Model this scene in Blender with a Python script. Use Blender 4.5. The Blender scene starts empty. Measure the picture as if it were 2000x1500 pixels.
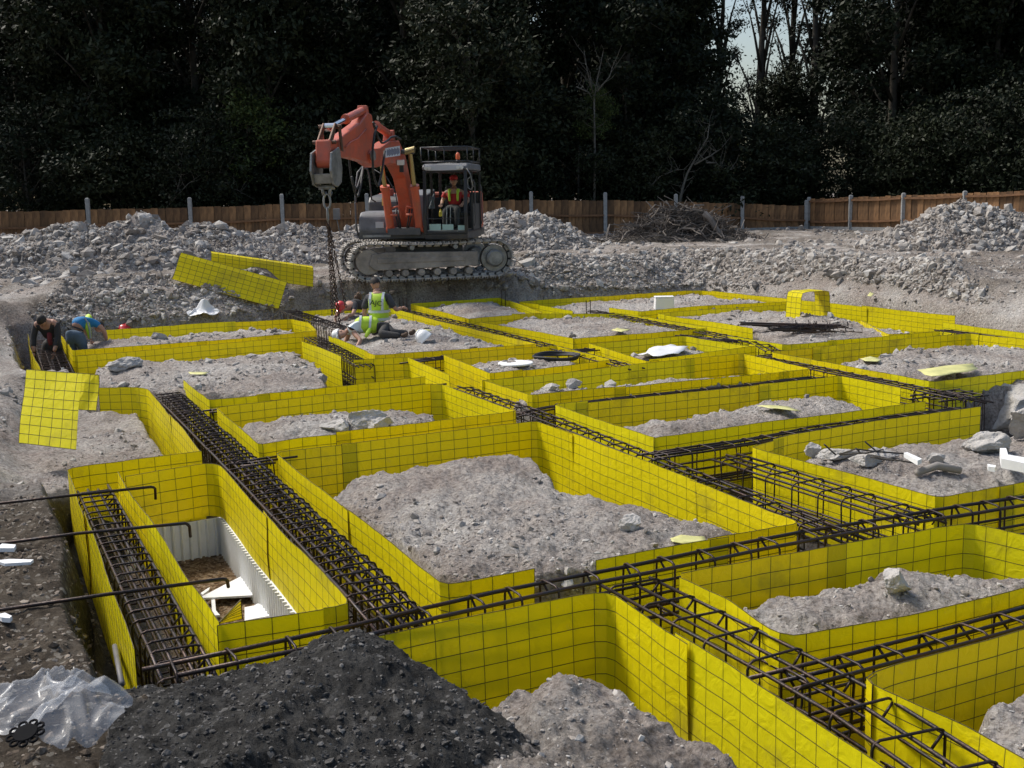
import bpy, bmesh, math, random
import numpy as np
from mathutils import Vector, Matrix, noise as mnoise
random.seed(7); RNG = np.random.default_rng(7)
R = math.radians
SC = bpy.context.scene
COL = SC.collection

# ---------------------------------------------------------------- camera
F, PITCH, ROLL, CAMZ = 2200.0, R(9.51377), R(-1.24199), 1.75
cr, sr = math.cos(ROLL), math.sin(ROLL); cp, sp = math.cos(PITCH), math.sin(PITCH)
cam_d = bpy.data.cameras.new('camera'); cam = bpy.data.objects.new('camera', cam_d); COL.objects.link(cam)
cam_d.sensor_width = 36; cam_d.lens = 36 * F / 2000; cam_d.clip_end = 600; cam_d.clip_start = .05
right = Vector((cr, sr * sp, sr * cp)); up = Vector((-sr, cr * sp, cr * cp)); fw = Vector((0, cp, -sp))
M = Matrix((right, up, -fw)).transposed().to_4x4(); M.translation = (0, 0, CAMZ)
cam.matrix_world = M; SC.camera = cam

# ---------------------------------------------------------------- sky, sun, exposure
SUN_EL, SUN_AZ = R(52), R(-62)          # azimuth measured from +Y (view direction) towards +X: the sun stands to the left
w = bpy.data.worlds.new('World'); SC.world = w; w.use_nodes = True
nt = w.node_tree; nt.nodes.clear()
sky = nt.nodes.new('ShaderNodeTexSky'); sky.sky_type = 'NISHITA'; sky.sun_disc = False
sky.sun_elevation = SUN_EL; sky.sun_rotation = SUN_AZ; sky.air_density = 1.2; sky.dust_density = 3.0; sky.ozone_density = 1.0
bg = nt.nodes.new('ShaderNodeBackground'); bg.inputs[1].default_value = .082
out = nt.nodes.new('ShaderNodeOutputWorld'); nt.links.new(sky.outputs[0], bg.inputs[0]); nt.links.new(bg.outputs[0], out.inputs[0])
sd = bpy.data.lights.new('sun', 'SUN'); sd.energy = 2.1; sd.angle = R(14); sd.color = (1, .955, .87)
sun = bpy.data.objects.new('sun', sd); COL.objects.link(sun)
sv = Vector((math.sin(SUN_AZ) * math.cos(SUN_EL), math.cos(SUN_AZ) * math.cos(SUN_EL), math.sin(SUN_EL)))
sun.rotation_euler = sv.to_track_quat('Z', 'Y').to_euler(); sun.location = sv * 60
vs = SC.view_settings; vs.view_transform = 'Standard'; vs.look = 'None'; vs.exposure = .86; vs.gamma = 1; vs.use_curve_mapping = False

QB = .783      # everything on the upper ground level behind the dig: laid out at working distances, then brought to its real ones
def back(o):
    c = Vector((0, 0, CAMZ)); o.location = c + (Vector(o.location) - c) * QB; o.scale = tuple(v * QB for v in o.scale); return o
# ---------------------------------------------------------------- photograph pixel (2000 x 1500) -> world
def ray(px, py):
    x = (px - 1000) / F; y = -(py - 750) / F
    x, y = cr * x - sr * y, sr * x + cr * y
    return Vector((x, cp + y * sp, -sp + y * cp))
def P(px, py, z=0.0):
    r = ray(px, py); t = (z - CAMZ) / r.z
    return Vector((r.x * t, r.y * t, z))
def D(px, py, depth):
    r = ray(px, py); t = depth / r.y
    return Vector((r.x * t, depth, CAMZ + r.z * t))

# ---------------------------------------------------------------- object helpers
def setp(o, label=None, cat=None, group=None, kind=None):
    if label: o['label'] = label
    if cat: o['category'] = cat
    if group: o['group'] = group
    if kind: o['kind'] = kind
    return o
def empty(name, loc, label, cat, group=None, rot=(0, 0, 0)):
    o = bpy.data.objects.new(name, None); COL.objects.link(o); o.location = loc; o.rotation_euler = rot
    o.empty_display_size = .1
    return setp(o, label, cat, group)
def link(name, me, parent=None, loc=None, rot=None, scale=None):
    o = bpy.data.objects.new(name, me); COL.objects.link(o)
    if parent is not None: o.parent = parent
    if loc is not None: o.location = loc
    if rot is not None: o.rotation_euler = rot
    if scale is not None: o.scale = scale
    return o
class MB:
    """collects shapes (world or local coordinates) and links them as one mesh object"""
    def __init__(s): s.v = []; s.f = []; s.mi = []
    def add(s, vs, fs, mi=0):
        n = len(s.v); s.v.extend([tuple(p) for p in vs]); s.f.extend([tuple(i + n for i in f) for f in fs]); s.mi.extend([mi] * len(fs)); return s
    def box(s, c, size, rot=None, mi=0, taper=1.0):
        hx, hy, hz = size[0] / 2, size[1] / 2, size[2] / 2; c = Vector(c); vs = []
        for z in (-1, 1):
            k = taper if z > 0 else 1
            for x, y in ((-1, -1), (1, -1), (1, 1), (-1, 1)):
                p = Vector((x * hx * k, y * hy * k, z * hz))
                if rot is not None: p = rot @ p
                vs.append(c + p)
        return s.add(vs, [(3, 2, 1, 0), (4, 5, 6, 7), (0, 1, 5, 4), (1, 2, 6, 5), (2, 3, 7, 6), (3, 0, 4, 7)], mi)
    def tube(s, pts, r, n=6, mi=0, cap=True, closed=False):
        pts = [Vector(p) for p in pts]; m = len(pts); rs = r if isinstance(r, (list, tuple)) else [r] * m
        vs = []; prev = None
        for i, p in enumerate(pts):
            if closed: t = pts[(i + 1) % m] - pts[i - 1]
            else: t = pts[min(i + 1, m - 1)] - pts[max(i - 1, 0)]
            if t.length < 1e-9: t = Vector((0, 0, 1))
            t.normalize()
            if prev is None:
                a = Vector((0, 0, 1)) if abs(t.z) < .9 else Vector((1, 0, 0)); u = t.cross(a).normalized()
            else:
                u = prev - t * prev.dot(t)
                u = u.normalized() if u.length > 1e-6 else t.orthogonal().normalized()
            prev = u; v = t.cross(u)
            for k in range(n):
                an = 2 * math.pi * (k + .5) / n; vs.append(p + (u * math.cos(an) + v * math.sin(an)) * rs[i])
        fs = []
        for i in range(m if closed else m - 1):
            j = (i + 1) % m
            for k in range(n): fs.append((i * n + k, i * n + (k + 1) % n, j * n + (k + 1) % n, j * n + k))
        if cap and not closed: fs.append(tuple(range(n - 1, -1, -1))); fs.append(tuple((m - 1) * n + k for k in range(n)))
        return s.add(vs, fs, mi)
    def prism(s, poly, y0, y1, mi=0, axis='y'):
        """poly of (a, b) extruded along axis: y -> (a, y, b); z -> (a, b, z); x -> (x, a, b)"""
        def mk(a, b, t): return {'y': (a, t, b), 'z': (a, b, t), 'x': (t, a, b)}[axis]
        n = len(poly); vs = [mk(a, b, y0) for a, b in poly] + [mk(a, b, y1) for a, b in poly]
        fs = [tuple(range(n - 1, -1, -1)), tuple(range(n, 2 * n))] + [(i, (i + 1) % n, n + (i + 1) % n, n + i) for i in range(n)]
        return s.add(vs, fs, mi)
    def lathe(s, prof, c=(0, 0, 0), n=20, rot=None, mi=0):
        c = Vector(c); vs = []
        for r, z in prof:
            for k in range(n):
                a = 2 * math.pi * k / n; p = Vector((r * math.cos(a), r * math.sin(a), z))
                if rot is not None: p = rot @ p
                vs.append(c + p)
        m = len(prof); fs = [(i * n + k, i * n + (k + 1) % n, (i + 1) * n + (k + 1) % n, (i + 1) * n + k) for i in range(m - 1) for k in range(n)]
        fs += [tuple(range(n - 1, -1, -1)), tuple((m - 1) * n + k for k in range(n))]
        return s.add(vs, fs, mi)
    def mesh(s, name, mats, smooth=False, fix=True):
        me = bpy.data.meshes.new(name); me.from_pydata(s.v, [], s.f)
        for m in (mats if isinstance(mats, (list, tuple)) else [mats]): me.materials.append(m)
        if any(s.mi): me.polygons.foreach_set('material_index', s.mi)
        if fix:
            bm = bmesh.new(); bm.from_mesh(me); bmesh.ops.recalc_face_normals(bm, faces=bm.faces); bm.to_mesh(me); bm.free()
        if smooth: me.polygons.foreach_set('use_smooth', [True] * len(me.polygons))
        me.update(); return me
    def build(s, name, mats, parent=None, smooth=False, bevel=0, fix=True, **k):
        o = link(name, s.mesh(name, mats, smooth, fix), parent, **k)
        if bevel:
            b = o.modifiers.new('bevel', 'BEVEL'); b.width = bevel; b.segments = 2; b.limit_method = 'ANGLE'; b.angle_limit = R(35)
        return o
def np_mesh(name, v, f, mat, smooth=False):
    """v (N,3) array, f (M,k) array"""
    me = bpy.data.meshes.new(name); k = f.shape[1]
    me.vertices.add(len(v)); me.vertices.foreach_set('co', np.ascontiguousarray(v, dtype=np.float32).ravel())
    me.loops.add(f.size); me.loops.foreach_set('vertex_index', np.ascontiguousarray(f, dtype=np.int32).ravel())
    me.polygons.add(len(f)); me.polygons.foreach_set('loop_start', np.arange(0, f.size, k, dtype=np.int32))
    me.polygons.foreach_set('loop_total', np.full(len(f), k, dtype=np.int32))
    me.polygons.foreach_set('use_smooth', np.full(len(f), bool(smooth)))
    me.update(calc_edges=True); me.materials.append(mat); return me

# ---------------------------------------------------------------- numpy noise
_T = RNG.random((256, 256)).astype(np.float64)
def vnoise(x, y):
    xi = np.floor(x).astype(int); yi = np.floor(y).astype(int); fx = x - xi; fy = y - yi
    fx = fx * fx * (3 - 2 * fx); fy = fy * fy * (3 - 2 * fy)
    a = _T[xi & 255, yi & 255]; b = _T[(xi + 1) & 255, yi & 255]; c = _T[xi & 255, (yi + 1) & 255]; d = _T[(xi + 1) & 255, (yi + 1) & 255]
    return (a + (b - a) * fx) * (1 - fy) + (c + (d - c) * fx) * fy
def fbm(x, y, sc, octv, gain=.5, ridged=False):
    s = 0; a = 1; t = 0
    for i in range(octv):
        n = vnoise(x * sc + 17.3 * i, y * sc - 9.1 * i)
        if ridged: n = 1 - abs(2 * n - 1)
        s = s + a * n; t += a; a *= gain; sc *= 2.03
    return s / t - .5
def sdf(x, y, poly):
    """signed distance to a closed polygon, negative inside"""
    poly = np.asarray(poly, float); d = np.full(x.shape, 1e9); ins = np.zeros(x.shape, bool); n = len(poly)
    for i in range(n):
        ax, ay = poly[i]; bx, by = poly[(i + 1) % n]; ex, ey = bx - ax, by - ay
        t = np.clip(((x - ax) * ex + (y - ay) * ey) / (ex * ex + ey * ey + 1e-12), 0, 1)
        d = np.minimum(d, (x - ax - t * ex) ** 2 + (y - ay - t * ey) ** 2)
        c = ((ay > y) != (by > y)) & (x < (bx - ax) * (y - ay) / (by - ay + 1e-12) + ax); ins ^= c
    d = np.sqrt(d); return np.where(ins, -d, d)
def sstep(a, b, x):
    t = np.clip((x - a) / (b - a), 0, 1); return t * t * (3 - 2 * t)

# ---------------------------------------------------------------- materials
MATS = {}
def mat(name, color, rough=.7, metal=0, var=0, noise_scale=0, noise_amt=0, bump=0, bump_scale=30, dark=None, spec=.5, coat=0):
    if name in MATS: return MATS[name]
    m = bpy.data.materials.new(name); m.use_nodes = True; nt = m.node_tree; b = nt.nodes['Principled BSDF']; L = nt.links.new
    b.inputs['Roughness'].default_value = rough; b.inputs['Metallic'].default_value = metal; b.inputs['Specular IOR Level'].default_value = spec
    b.inputs['Coat Weight'].default_value = coat
    b.inputs['Base Color'].default_value = (*color, 1)
    tc = nt.nodes.new('ShaderNodeTexCoord'); col = None
    if noise_amt:
        n = nt.nodes.new('ShaderNodeTexNoise'); n.inputs['Scale'].default_value = noise_scale; n.inputs['Detail'].default_value = 6; n.inputs['Roughness'].default_value = .65
        L(tc.outputs['Object'], n.inputs['Vector'])
        cr_ = nt.nodes.new('ShaderNodeValToRGB'); cr_.color_ramp.elements[0].position = .35; cr_.color_ramp.elements[1].position = .65
        dk = dark or tuple(c * (1 - noise_amt) for c in color)
        cr_.color_ramp.elements[0].color = (*dk, 1); cr_.color_ramp.elements[1].color = (*color, 1)
        L(n.outputs['Fac'], cr_.inputs['Fac']); col = cr_.outputs['Color']
    if var:
        oi = nt.nodes.new('ShaderNodeObjectInfo'); h = nt.nodes.new('ShaderNodeHueSaturation')
        mr = nt.nodes.new('ShaderNodeMapRange'); mr.inputs[3].default_value = 1 - var; mr.inputs[4].default_value = 1 + var
        L(oi.outputs['Random'], mr.inputs[0]); L(mr.outputs[0], h.inputs['Value'])
        if col: L(col, h.inputs['Color'])
        else: h.inputs['Color'].default_value = (*color, 1)
        col = h.outputs['Color']
    if col: L(col, b.inputs['Base Color'])
    if bump:
        n2 = nt.nodes.new('ShaderNodeTexNoise'); n2.inputs['Scale'].default_value = bump_scale; n2.inputs['Detail'].default_value = 5
        L(tc.outputs['Object'], n2.inputs['Vector'])
        bp = nt.nodes.new('ShaderNodeBump'); bp.inputs['Strength'].default_value = bump; bp.inputs['Distance'].default_value = .01
        L(n2.outputs['Fac'], bp.inputs['Height']); L(bp.outputs[0], b.inputs['Normal'])
    MATS[name] = m; return m
def yellow_sheet():
    m = bpy.data.materials.new('yellow_sheet'); m.use_nodes = True; nt = m.node_tree; b = nt.nodes['Principled BSDF']; L = nt.links.new; N = nt.nodes.new
    oi = N('ShaderNodeObjectInfo'); cr_ = N('ShaderNodeValToRGB'); e = cr_.color_ramp.elements
    e[0].position = 0; e[0].color = (.88, .745, .005, 1); e[1].position = 1; e[1].color = (.86, .79, .010, 1)
    x = e.new(.55); x.color = (.90, .79, .007, 1); x = e.new(.8); x.color = (.88, .80, .01, 1)
    L(oi.outputs['Random'], cr_.inputs['Fac'])
    tc = N('ShaderNodeTexCoord')
    n = N('ShaderNodeTexNoise'); n.inputs['Scale'].default_value = 2.3; n.inputs['Detail'].default_value = 7; n.inputs['Roughness'].default_value = .7
    L(tc.outputs['Object'], n.inputs['Vector'])
    r2 = N('ShaderNodeValToRGB'); r2.color_ramp.elements[0].position = .54; r2.color_ramp.elements[0].color = (0, 0, 0, 1); r2.color_ramp.elements[1].position = .80; r2.color_ramp.elements[1].color = (.65, .65, .65, 1)
    L(n.outputs['Fac'], r2.inputs['Fac'])
    mx = N('ShaderNodeMix'); mx.data_type = 'RGBA'; L(r2.outputs['Color'], mx.inputs[0]); L(cr_.outputs['Color'], mx.inputs[6]); mx.inputs[7].default_value = (.30, .22, .06, 1)
    n3 = N('ShaderNodeTexNoise'); n3.inputs['Scale'].default_value = 14; n3.inputs['Detail'].default_value = 8; n3.inputs['Roughness'].default_value = .8; L(tc.outputs['Object'], n3.inputs['Vector'])
    r3 = N('ShaderNodeValToRGB'); r3.color_ramp.elements[0].position = .60; r3.color_ramp.elements[1].position = .78; r3.color_ramp.elements[1].color = (.5, .5, .5, 1); L(n3.outputs['Fac'], r3.inputs['Fac'])
    mx2 = N('ShaderNodeMix'); mx2.data_type = 'RGBA'; L(r3.outputs['Color'], mx2.inputs[0]); L(mx.outputs[2], mx2.inputs[6]); mx2.inputs[7].default_value = (.52, .46, .22, 1)
    L(mx2.outputs[2], b.inputs['Base Color']); b.inputs['Roughness'].default_value = .42; b.inputs['Specular IOR Level'].default_value = .35
    bp = N('ShaderNodeBump'); bp.inputs['Strength'].default_value = .38; bp.inputs['Distance'].default_value = .03
    n4 = N('ShaderNodeTexNoise'); n4.inputs['Scale'].default_value = 11; n4.inputs['Detail'].default_value = 4; n4.inputs['Distortion'].default_value = 1.2; L(tc.outputs['Object'], n4.inputs['Vector']); L(n4.outputs['Fac'], bp.inputs['Height']); L(bp.outputs[0], b.inputs['Normal'])
    tr = N('ShaderNodeBsdfTranslucent'); L(mx2.outputs[2], tr.inputs[0]); L(bp.outputs[0], tr.inputs['Normal'])
    ms = N('ShaderNodeMixShader'); ms.inputs[0].default_value = .36; L(b.outputs[0], ms.inputs[1]); L(tr.outputs[0], ms.inputs[2])
    L(ms.outputs[0], nt.nodes['Material Output'].inputs[0]); return m
Y = yellow_sheet()
WIRE = mat('mesh_wire', (.105, .08, .012), .6, noise_scale=4, noise_amt=.4)
REBAR = mat('rebar_steel', (.030, .030, .034), .45, .7, var=.3, noise_scale=9, noise_amt=.5, dark=(.055, .032, .024), bump=.5, bump_scale=60)
EPS = mat('white_polystyrene', (.80, .81, .82), .75, noise_scale=6, noise_amt=.12, bump=.2, bump_scale=200)
def soil_mat():
    m = bpy.data.materials.new('chalky_soil'); m.use_nodes = True; nt = m.node_tree; b = nt.nodes['Principled BSDF']; L = nt.links.new; N = nt.nodes.new
    tc = N('ShaderNodeTexCoord'); at = N('ShaderNodeVertexColor'); at.layer_name = 'soil'
    sepc = N('ShaderNodeSeparateColor'); L(at.outputs[0], sepc.inputs[0])
    def nz(s, d=8, r=.6):
        n = N('ShaderNodeTexNoise'); n.inputs['Scale'].default_value = s; n.inputs['Detail'].default_value = d; n.inputs['Roughness'].default_value = r; L(tc.outputs['Object'], n.inputs['Vector']); return n.outputs['Fac']
    def ramp(fac, stops):
        c = N('ShaderNodeValToRGB'); e = c.color_ramp.elements
        e[0].position, e[0].color = stops[0][0], (*stops[0][1], 1); e[1].position, e[1].color = stops[-1][0], (*stops[-1][1], 1)
        for p, q in stops[1:-1]: x = e.new(p); x.color = (*q, 1)
        L(fac, c.inputs[0]); return c.outputs[0]
    def mix(f, a, b_, bt='MIX'):
        x = N('ShaderNodeMix'); x.data_type = 'RGBA'; x.blend_type = bt
        for s_, v in ((0, f), (6, a), (7, b_)):
            if isinstance(v, (int, float)): x.inputs[s_].default_value = v
            elif isinstance(v, tuple): x.inputs[s_].default_value = (*v, 1)
            else: L(v, x.inputs[s_])
        return x.outputs[2]
    chalk = ramp(nz(1.1, 9, .7), [(.30, (.31, .255, .225)), (.45, (.43, .38, .345)), (.6, (.56, .525, .49)), (.75, (.65, .625, .595))])
    grit = ramp(nz(38, 6, .75), [(.34, (.35, .33, .31)), (.5, (.86, .86, .86)), (.64, (1.2, 1.2, 1.2))])
    chalk = mix(1.0, chalk, grit, 'MULTIPLY')
    vr = N('ShaderNodeTexVoronoi'); vr.inputs['Scale'].default_value = 55; L(tc.outputs['Object'], vr.inputs['Vector'])
    cell = N('ShaderNodeSeparateColor'); L(vr.outputs['Color'], cell.inputs[0])
    brown = ramp(nz(9, 8, .7), [(.35, (.045, .035, .026)), (.5, (.10, .08, .06)), (.68, (.18, .155, .125))])
    brown = mix(ramp(cell.outputs[0], [(.90, (0, 0, 0)), (.93, (1, 1, 1))]), brown, (.30, .27, .23))
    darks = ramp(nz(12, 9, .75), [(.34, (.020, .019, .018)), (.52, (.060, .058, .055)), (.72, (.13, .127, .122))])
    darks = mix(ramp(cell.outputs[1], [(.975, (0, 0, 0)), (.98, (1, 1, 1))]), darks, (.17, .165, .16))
    grav = ramp(vr.outputs['Color'], [(.2, (.10, .06, .03)), (.5, (.22, .14, .075)), (.8, (.40, .30, .20))])
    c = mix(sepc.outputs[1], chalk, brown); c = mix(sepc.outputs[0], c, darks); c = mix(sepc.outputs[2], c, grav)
    L(c, b.inputs['Base Color']); b.inputs['Roughness'].default_value = .95; b.inputs['Specular IOR Level'].default_value = .15
    n1 = nz(7, 12, .72); v2 = N('ShaderNodeTexVoronoi'); v2.inputs['Scale'].default_value = 26; v2.feature = 'SMOOTH_F1'; L(tc.outputs['Object'], v2.inputs['Vector'])
    ad = N('ShaderNodeMath'); ad.operation = 'MULTIPLY_ADD'; L(v2.outputs['Distance'], ad.inputs[0]); ad.inputs[1].default_value = -.35; L(n1, ad.inputs[2])
    bp = N('ShaderNodeBump'); bp.inputs['Strength'].default_value = 1; bp.inputs['Distance'].default_value = .12; L(ad.outputs[0], bp.inputs['Height'])
    bp2 = N('ShaderNodeBump'); bp2.inputs['Strength'].default_value = 1; bp2.inputs['Distance'].default_value = .025; L(nz(70, 6, .7), bp2.inputs['Height']); L(bp.outputs[0], bp2.inputs['Normal'])
    L(bp2.outputs[0], b.inputs['Normal']); return m
SOIL = soil_mat()
def rock_mat(name, stops, scale=5):
    m = bpy.data.materials.new(name); m.use_nodes = True; nt = m.node_tree; b = nt.nodes['Principled BSDF']; L = nt.links.new; N = nt.nodes.new
    g = N('ShaderNodeNewGeometry'); tc = N('ShaderNodeTexCoord'); n = N('ShaderNodeTexNoise'); n.inputs['Scale'].default_value = scale; n.inputs['Detail'].default_value = 8; n.inputs['Roughness'].default_value = .7
    L(tc.outputs['Object'], n.inputs['Vector'])
    a = N('ShaderNodeMath'); a.operation = 'MULTIPLY_ADD'; L(g.outputs['Random Per Island'], a.inputs[0]); a.inputs[1].default_value = .5; L(n.outputs['Fac'], a.inputs[2])
    c = N('ShaderNodeValToRGB'); e = c.color_ramp.elements; e[0].position, e[0].color = stops[0][0], (*stops[0][1], 1); e[1].position, e[1].color = stops[-1][0], (*stops[-1][1], 1)
    for p, q in stops[1:-1]: x = e.new(p); x.color = (*q, 1)
    L(a.outputs[0], c.inputs[0]); L(c.outputs[0], b.inputs['Base Color']); b.inputs['Roughness'].default_value = .95; b.inputs['Specular IOR Level'].default_value = .15
    n2 = N('ShaderNodeTexNoise'); n2.inputs['Scale'].default_value = scale * 6; n2.inputs['Detail'].default_value = 6; L(tc.outputs['Object'], n2.inputs['Vector'])
    bp = N('ShaderNodeBump'); bp.inputs['Strength'].default_value = .8; bp.inputs['Distance'].default_value = .02; L(n2.outputs['Fac'], bp.inputs['Height']); L(bp.outputs[0], b.inputs['Normal'])
    return m
ROCK = rock_mat('chalk_clods', [(.35, (.16, .135, .115)), (.75, (.31, .283, .257)), (1.2, (.47, .45, .42))])
ROCKD = rock_mat('dark_clods', [(.3, (.02, .019, .018)), (.75, (.065, .062, .06)), (1.0, (.2, .19, .18))], 12)
ROCKB = rock_mat('brown_stones', [(.3, (.05, .038, .028)), (.75, (.14, .11, .085)), (1.0, (.33, .28, .23))], 12)
# ================================================================ SITE LAYOUT (outlines of the formwork on the plane of its top edge)
def W(pts): return [P(x, y)[:2] for x, y in pts]
# earth islands inside the formwork: outline, height of the earth, clearance to the sheets
ISL = [
 ('a', [(125, 655), (207, 645), (567, 622), (603, 631), (620, 645), (455, 663), (143, 685)], -0.09, 0.05),
 ('b', [(150, 697), (585, 660), (660, 695), (668, 735), (690, 735), (790, 722), (850, 729), (831, 735), (408, 780), (385, 765), (358, 750), (300, 750), (193, 757), (157, 724)], -0.1, 0.06),
 ('c', [(435, 815), (560, 793), (690, 787), (800, 782), (850, 790), (872, 820), (590, 853), (510, 867)], -0.05, -0.05),
 ('d', [(618, 945), (660, 905), (700, 897), (850, 883), (1000, 866), (1070, 878), (1100, 925), (1200, 940), (1400, 985), (1500, 1020), (1530, 1030), (1160, 1095), (1040, 1118), (868, 1136), (760, 1050), (640, 965)], -0.09, -0.03),
 ('g', [(900, 1334), (960, 1305), (1030, 1284), (1110, 1262), (1185, 1278), (1255, 1330), (1370, 1390), (1520, 1480), (1660, 1570), (1500, 1900), (600, 1900), (700, 1400)], -0.0, -0.1),
 ('h', [(1415, 1163), (1500, 1124), (1640, 1108), (1700, 1080), (1760, 1076), (1870, 1088), (2010, 1092), (2240, 1110), (2230, 1104), (1556, 1236), (1515, 1228)], -0.06, -0.06),
 ('i', [(1850, 1390), (1900, 1335), (1970, 1298), (2300, 1240), (2300, 1600), (2000, 1475), (1900, 1425)], -0.04, -0.08),
 ('j', [(1535, 882), (1600, 862), (1700, 850), (1916, 830), (2250, 830), (2200, 905), (1832, 970), (1500, 880)], -0.05, -0.07),
 ('k', [(1178, 822), (1230, 803), (1300, 798), (1500, 768), (1620, 755), (1690, 775), (1730, 797), (1277, 855), (1262, 850)], -0.05, -0.07),
 ('l', [(1005, 768), (1040, 748), (1130, 743), (1200, 738), (1400, 718), (1490, 714), (1560, 722), (1037, 772)], -0.02, -0.12),
 ('m', [(885, 700), (1087, 683), (1165, 701), (956, 727)], -0.03, -0.05),
 ('n', [(1200, 680), (1335, 664), (1440, 678), (1266, 702)], -0.04, -0.05),
 ('o', [(590, 609), (767, 602), (1050, 672), (732, 692), (642, 656)], -0.05, 0.0),
 ('p', [(802, 594), (975, 582), (1060, 611), (915, 623)], -0.04, -0.04),
 ('q', [(937, 630), (1000, 614), (1225, 613), (1275, 622), (1384, 641), (1120, 662)], -0.04, -0.04),
 ('r', [(1060, 592), (1340, 567), (1370, 567), (1543, 585), (1545, 588), (1252, 608), (1190, 600), (1118, 606)], -0.04, -0.04),
 ('s', [(1282, 612), (1545, 594), (1600, 600), (1840, 648), (1532, 672), (1470, 641)], -0.05, -0.02),
 ('t', [(1600, 698), (1640, 690), (1885, 662), (2150, 674), (2400, 700), (1822, 745), (1540, 690)], -0.04, -0.04)]
EXC = [(40, 652), (120, 638), (560, 608), (590, 598), (800, 585), (1010, 579), (1340, 556), (1375, 556), (1560, 574), (1880, 612), (2120, 650), (2700, 700),
       (3200, 1000), (3600, 2200), (900, 2600), (700, 1300), (525, 1293), (300, 1350), (215, 1347), (150, 1190), (140, 1080), (112, 990), (100, 935), (131, 917), (392, 882), (291, 761), (262, 757), (193, 757), (157, 724), (75, 726), (50, 690)]
EXCW = W(EXC)
FLOOR = -.62
CREST = [(150, 1420, -.1), (235, 1352, -.02), (300, 1338, .02), (400, 1318, .06), (525, 1288, .10), (620, 1256, .16), (700, 1238, .20), (760, 1262, .18), (850, 1314, .13), (950, 1376, .08), (1050, 1440, .0), (1130, 1500, -.1), (1200, 1580, -.2)]
CRW = [P(x, y, z) for x, y, z in CREST]
ISLW = [(n, [P(x, y, z + .03 if n in 'cdghijkl' else 0)[:2] for x, y in p], z, c) for n, p, z, c in ISL]
PITS = [(P(425, 758), .34, .45), (P(845, 1108), .2, .35), (P(1110, 1110), .30, .32)]
BERM = [(P(560, 604), P(700, 592)), (P(700, 590), P(1000, 572)), (P(1000, 570), P(1340, 548)), (P(1340, 548), P(1560, 560)), (P(1560, 560), P(1880, 598)), (P(120, 625), P(330, 612)), (P(330, 612), P(560, 604))]
C5W = W([(229, 922), (406, 902), (427, 906), (500, 986), (686, 1181), (424, 1221)])
EXP = D(828, 530, 25.5) * QB
C6W = W([(193, 752), (290, 757), (400, 885), (131, 922), (60, 925), (40, 880), (60, 800), (110, 740)])
GW = W([(700, 1420), (1000, 1400), (1300, 1440), (1600, 1530), (1500, 1900), (600, 1900)])
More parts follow.
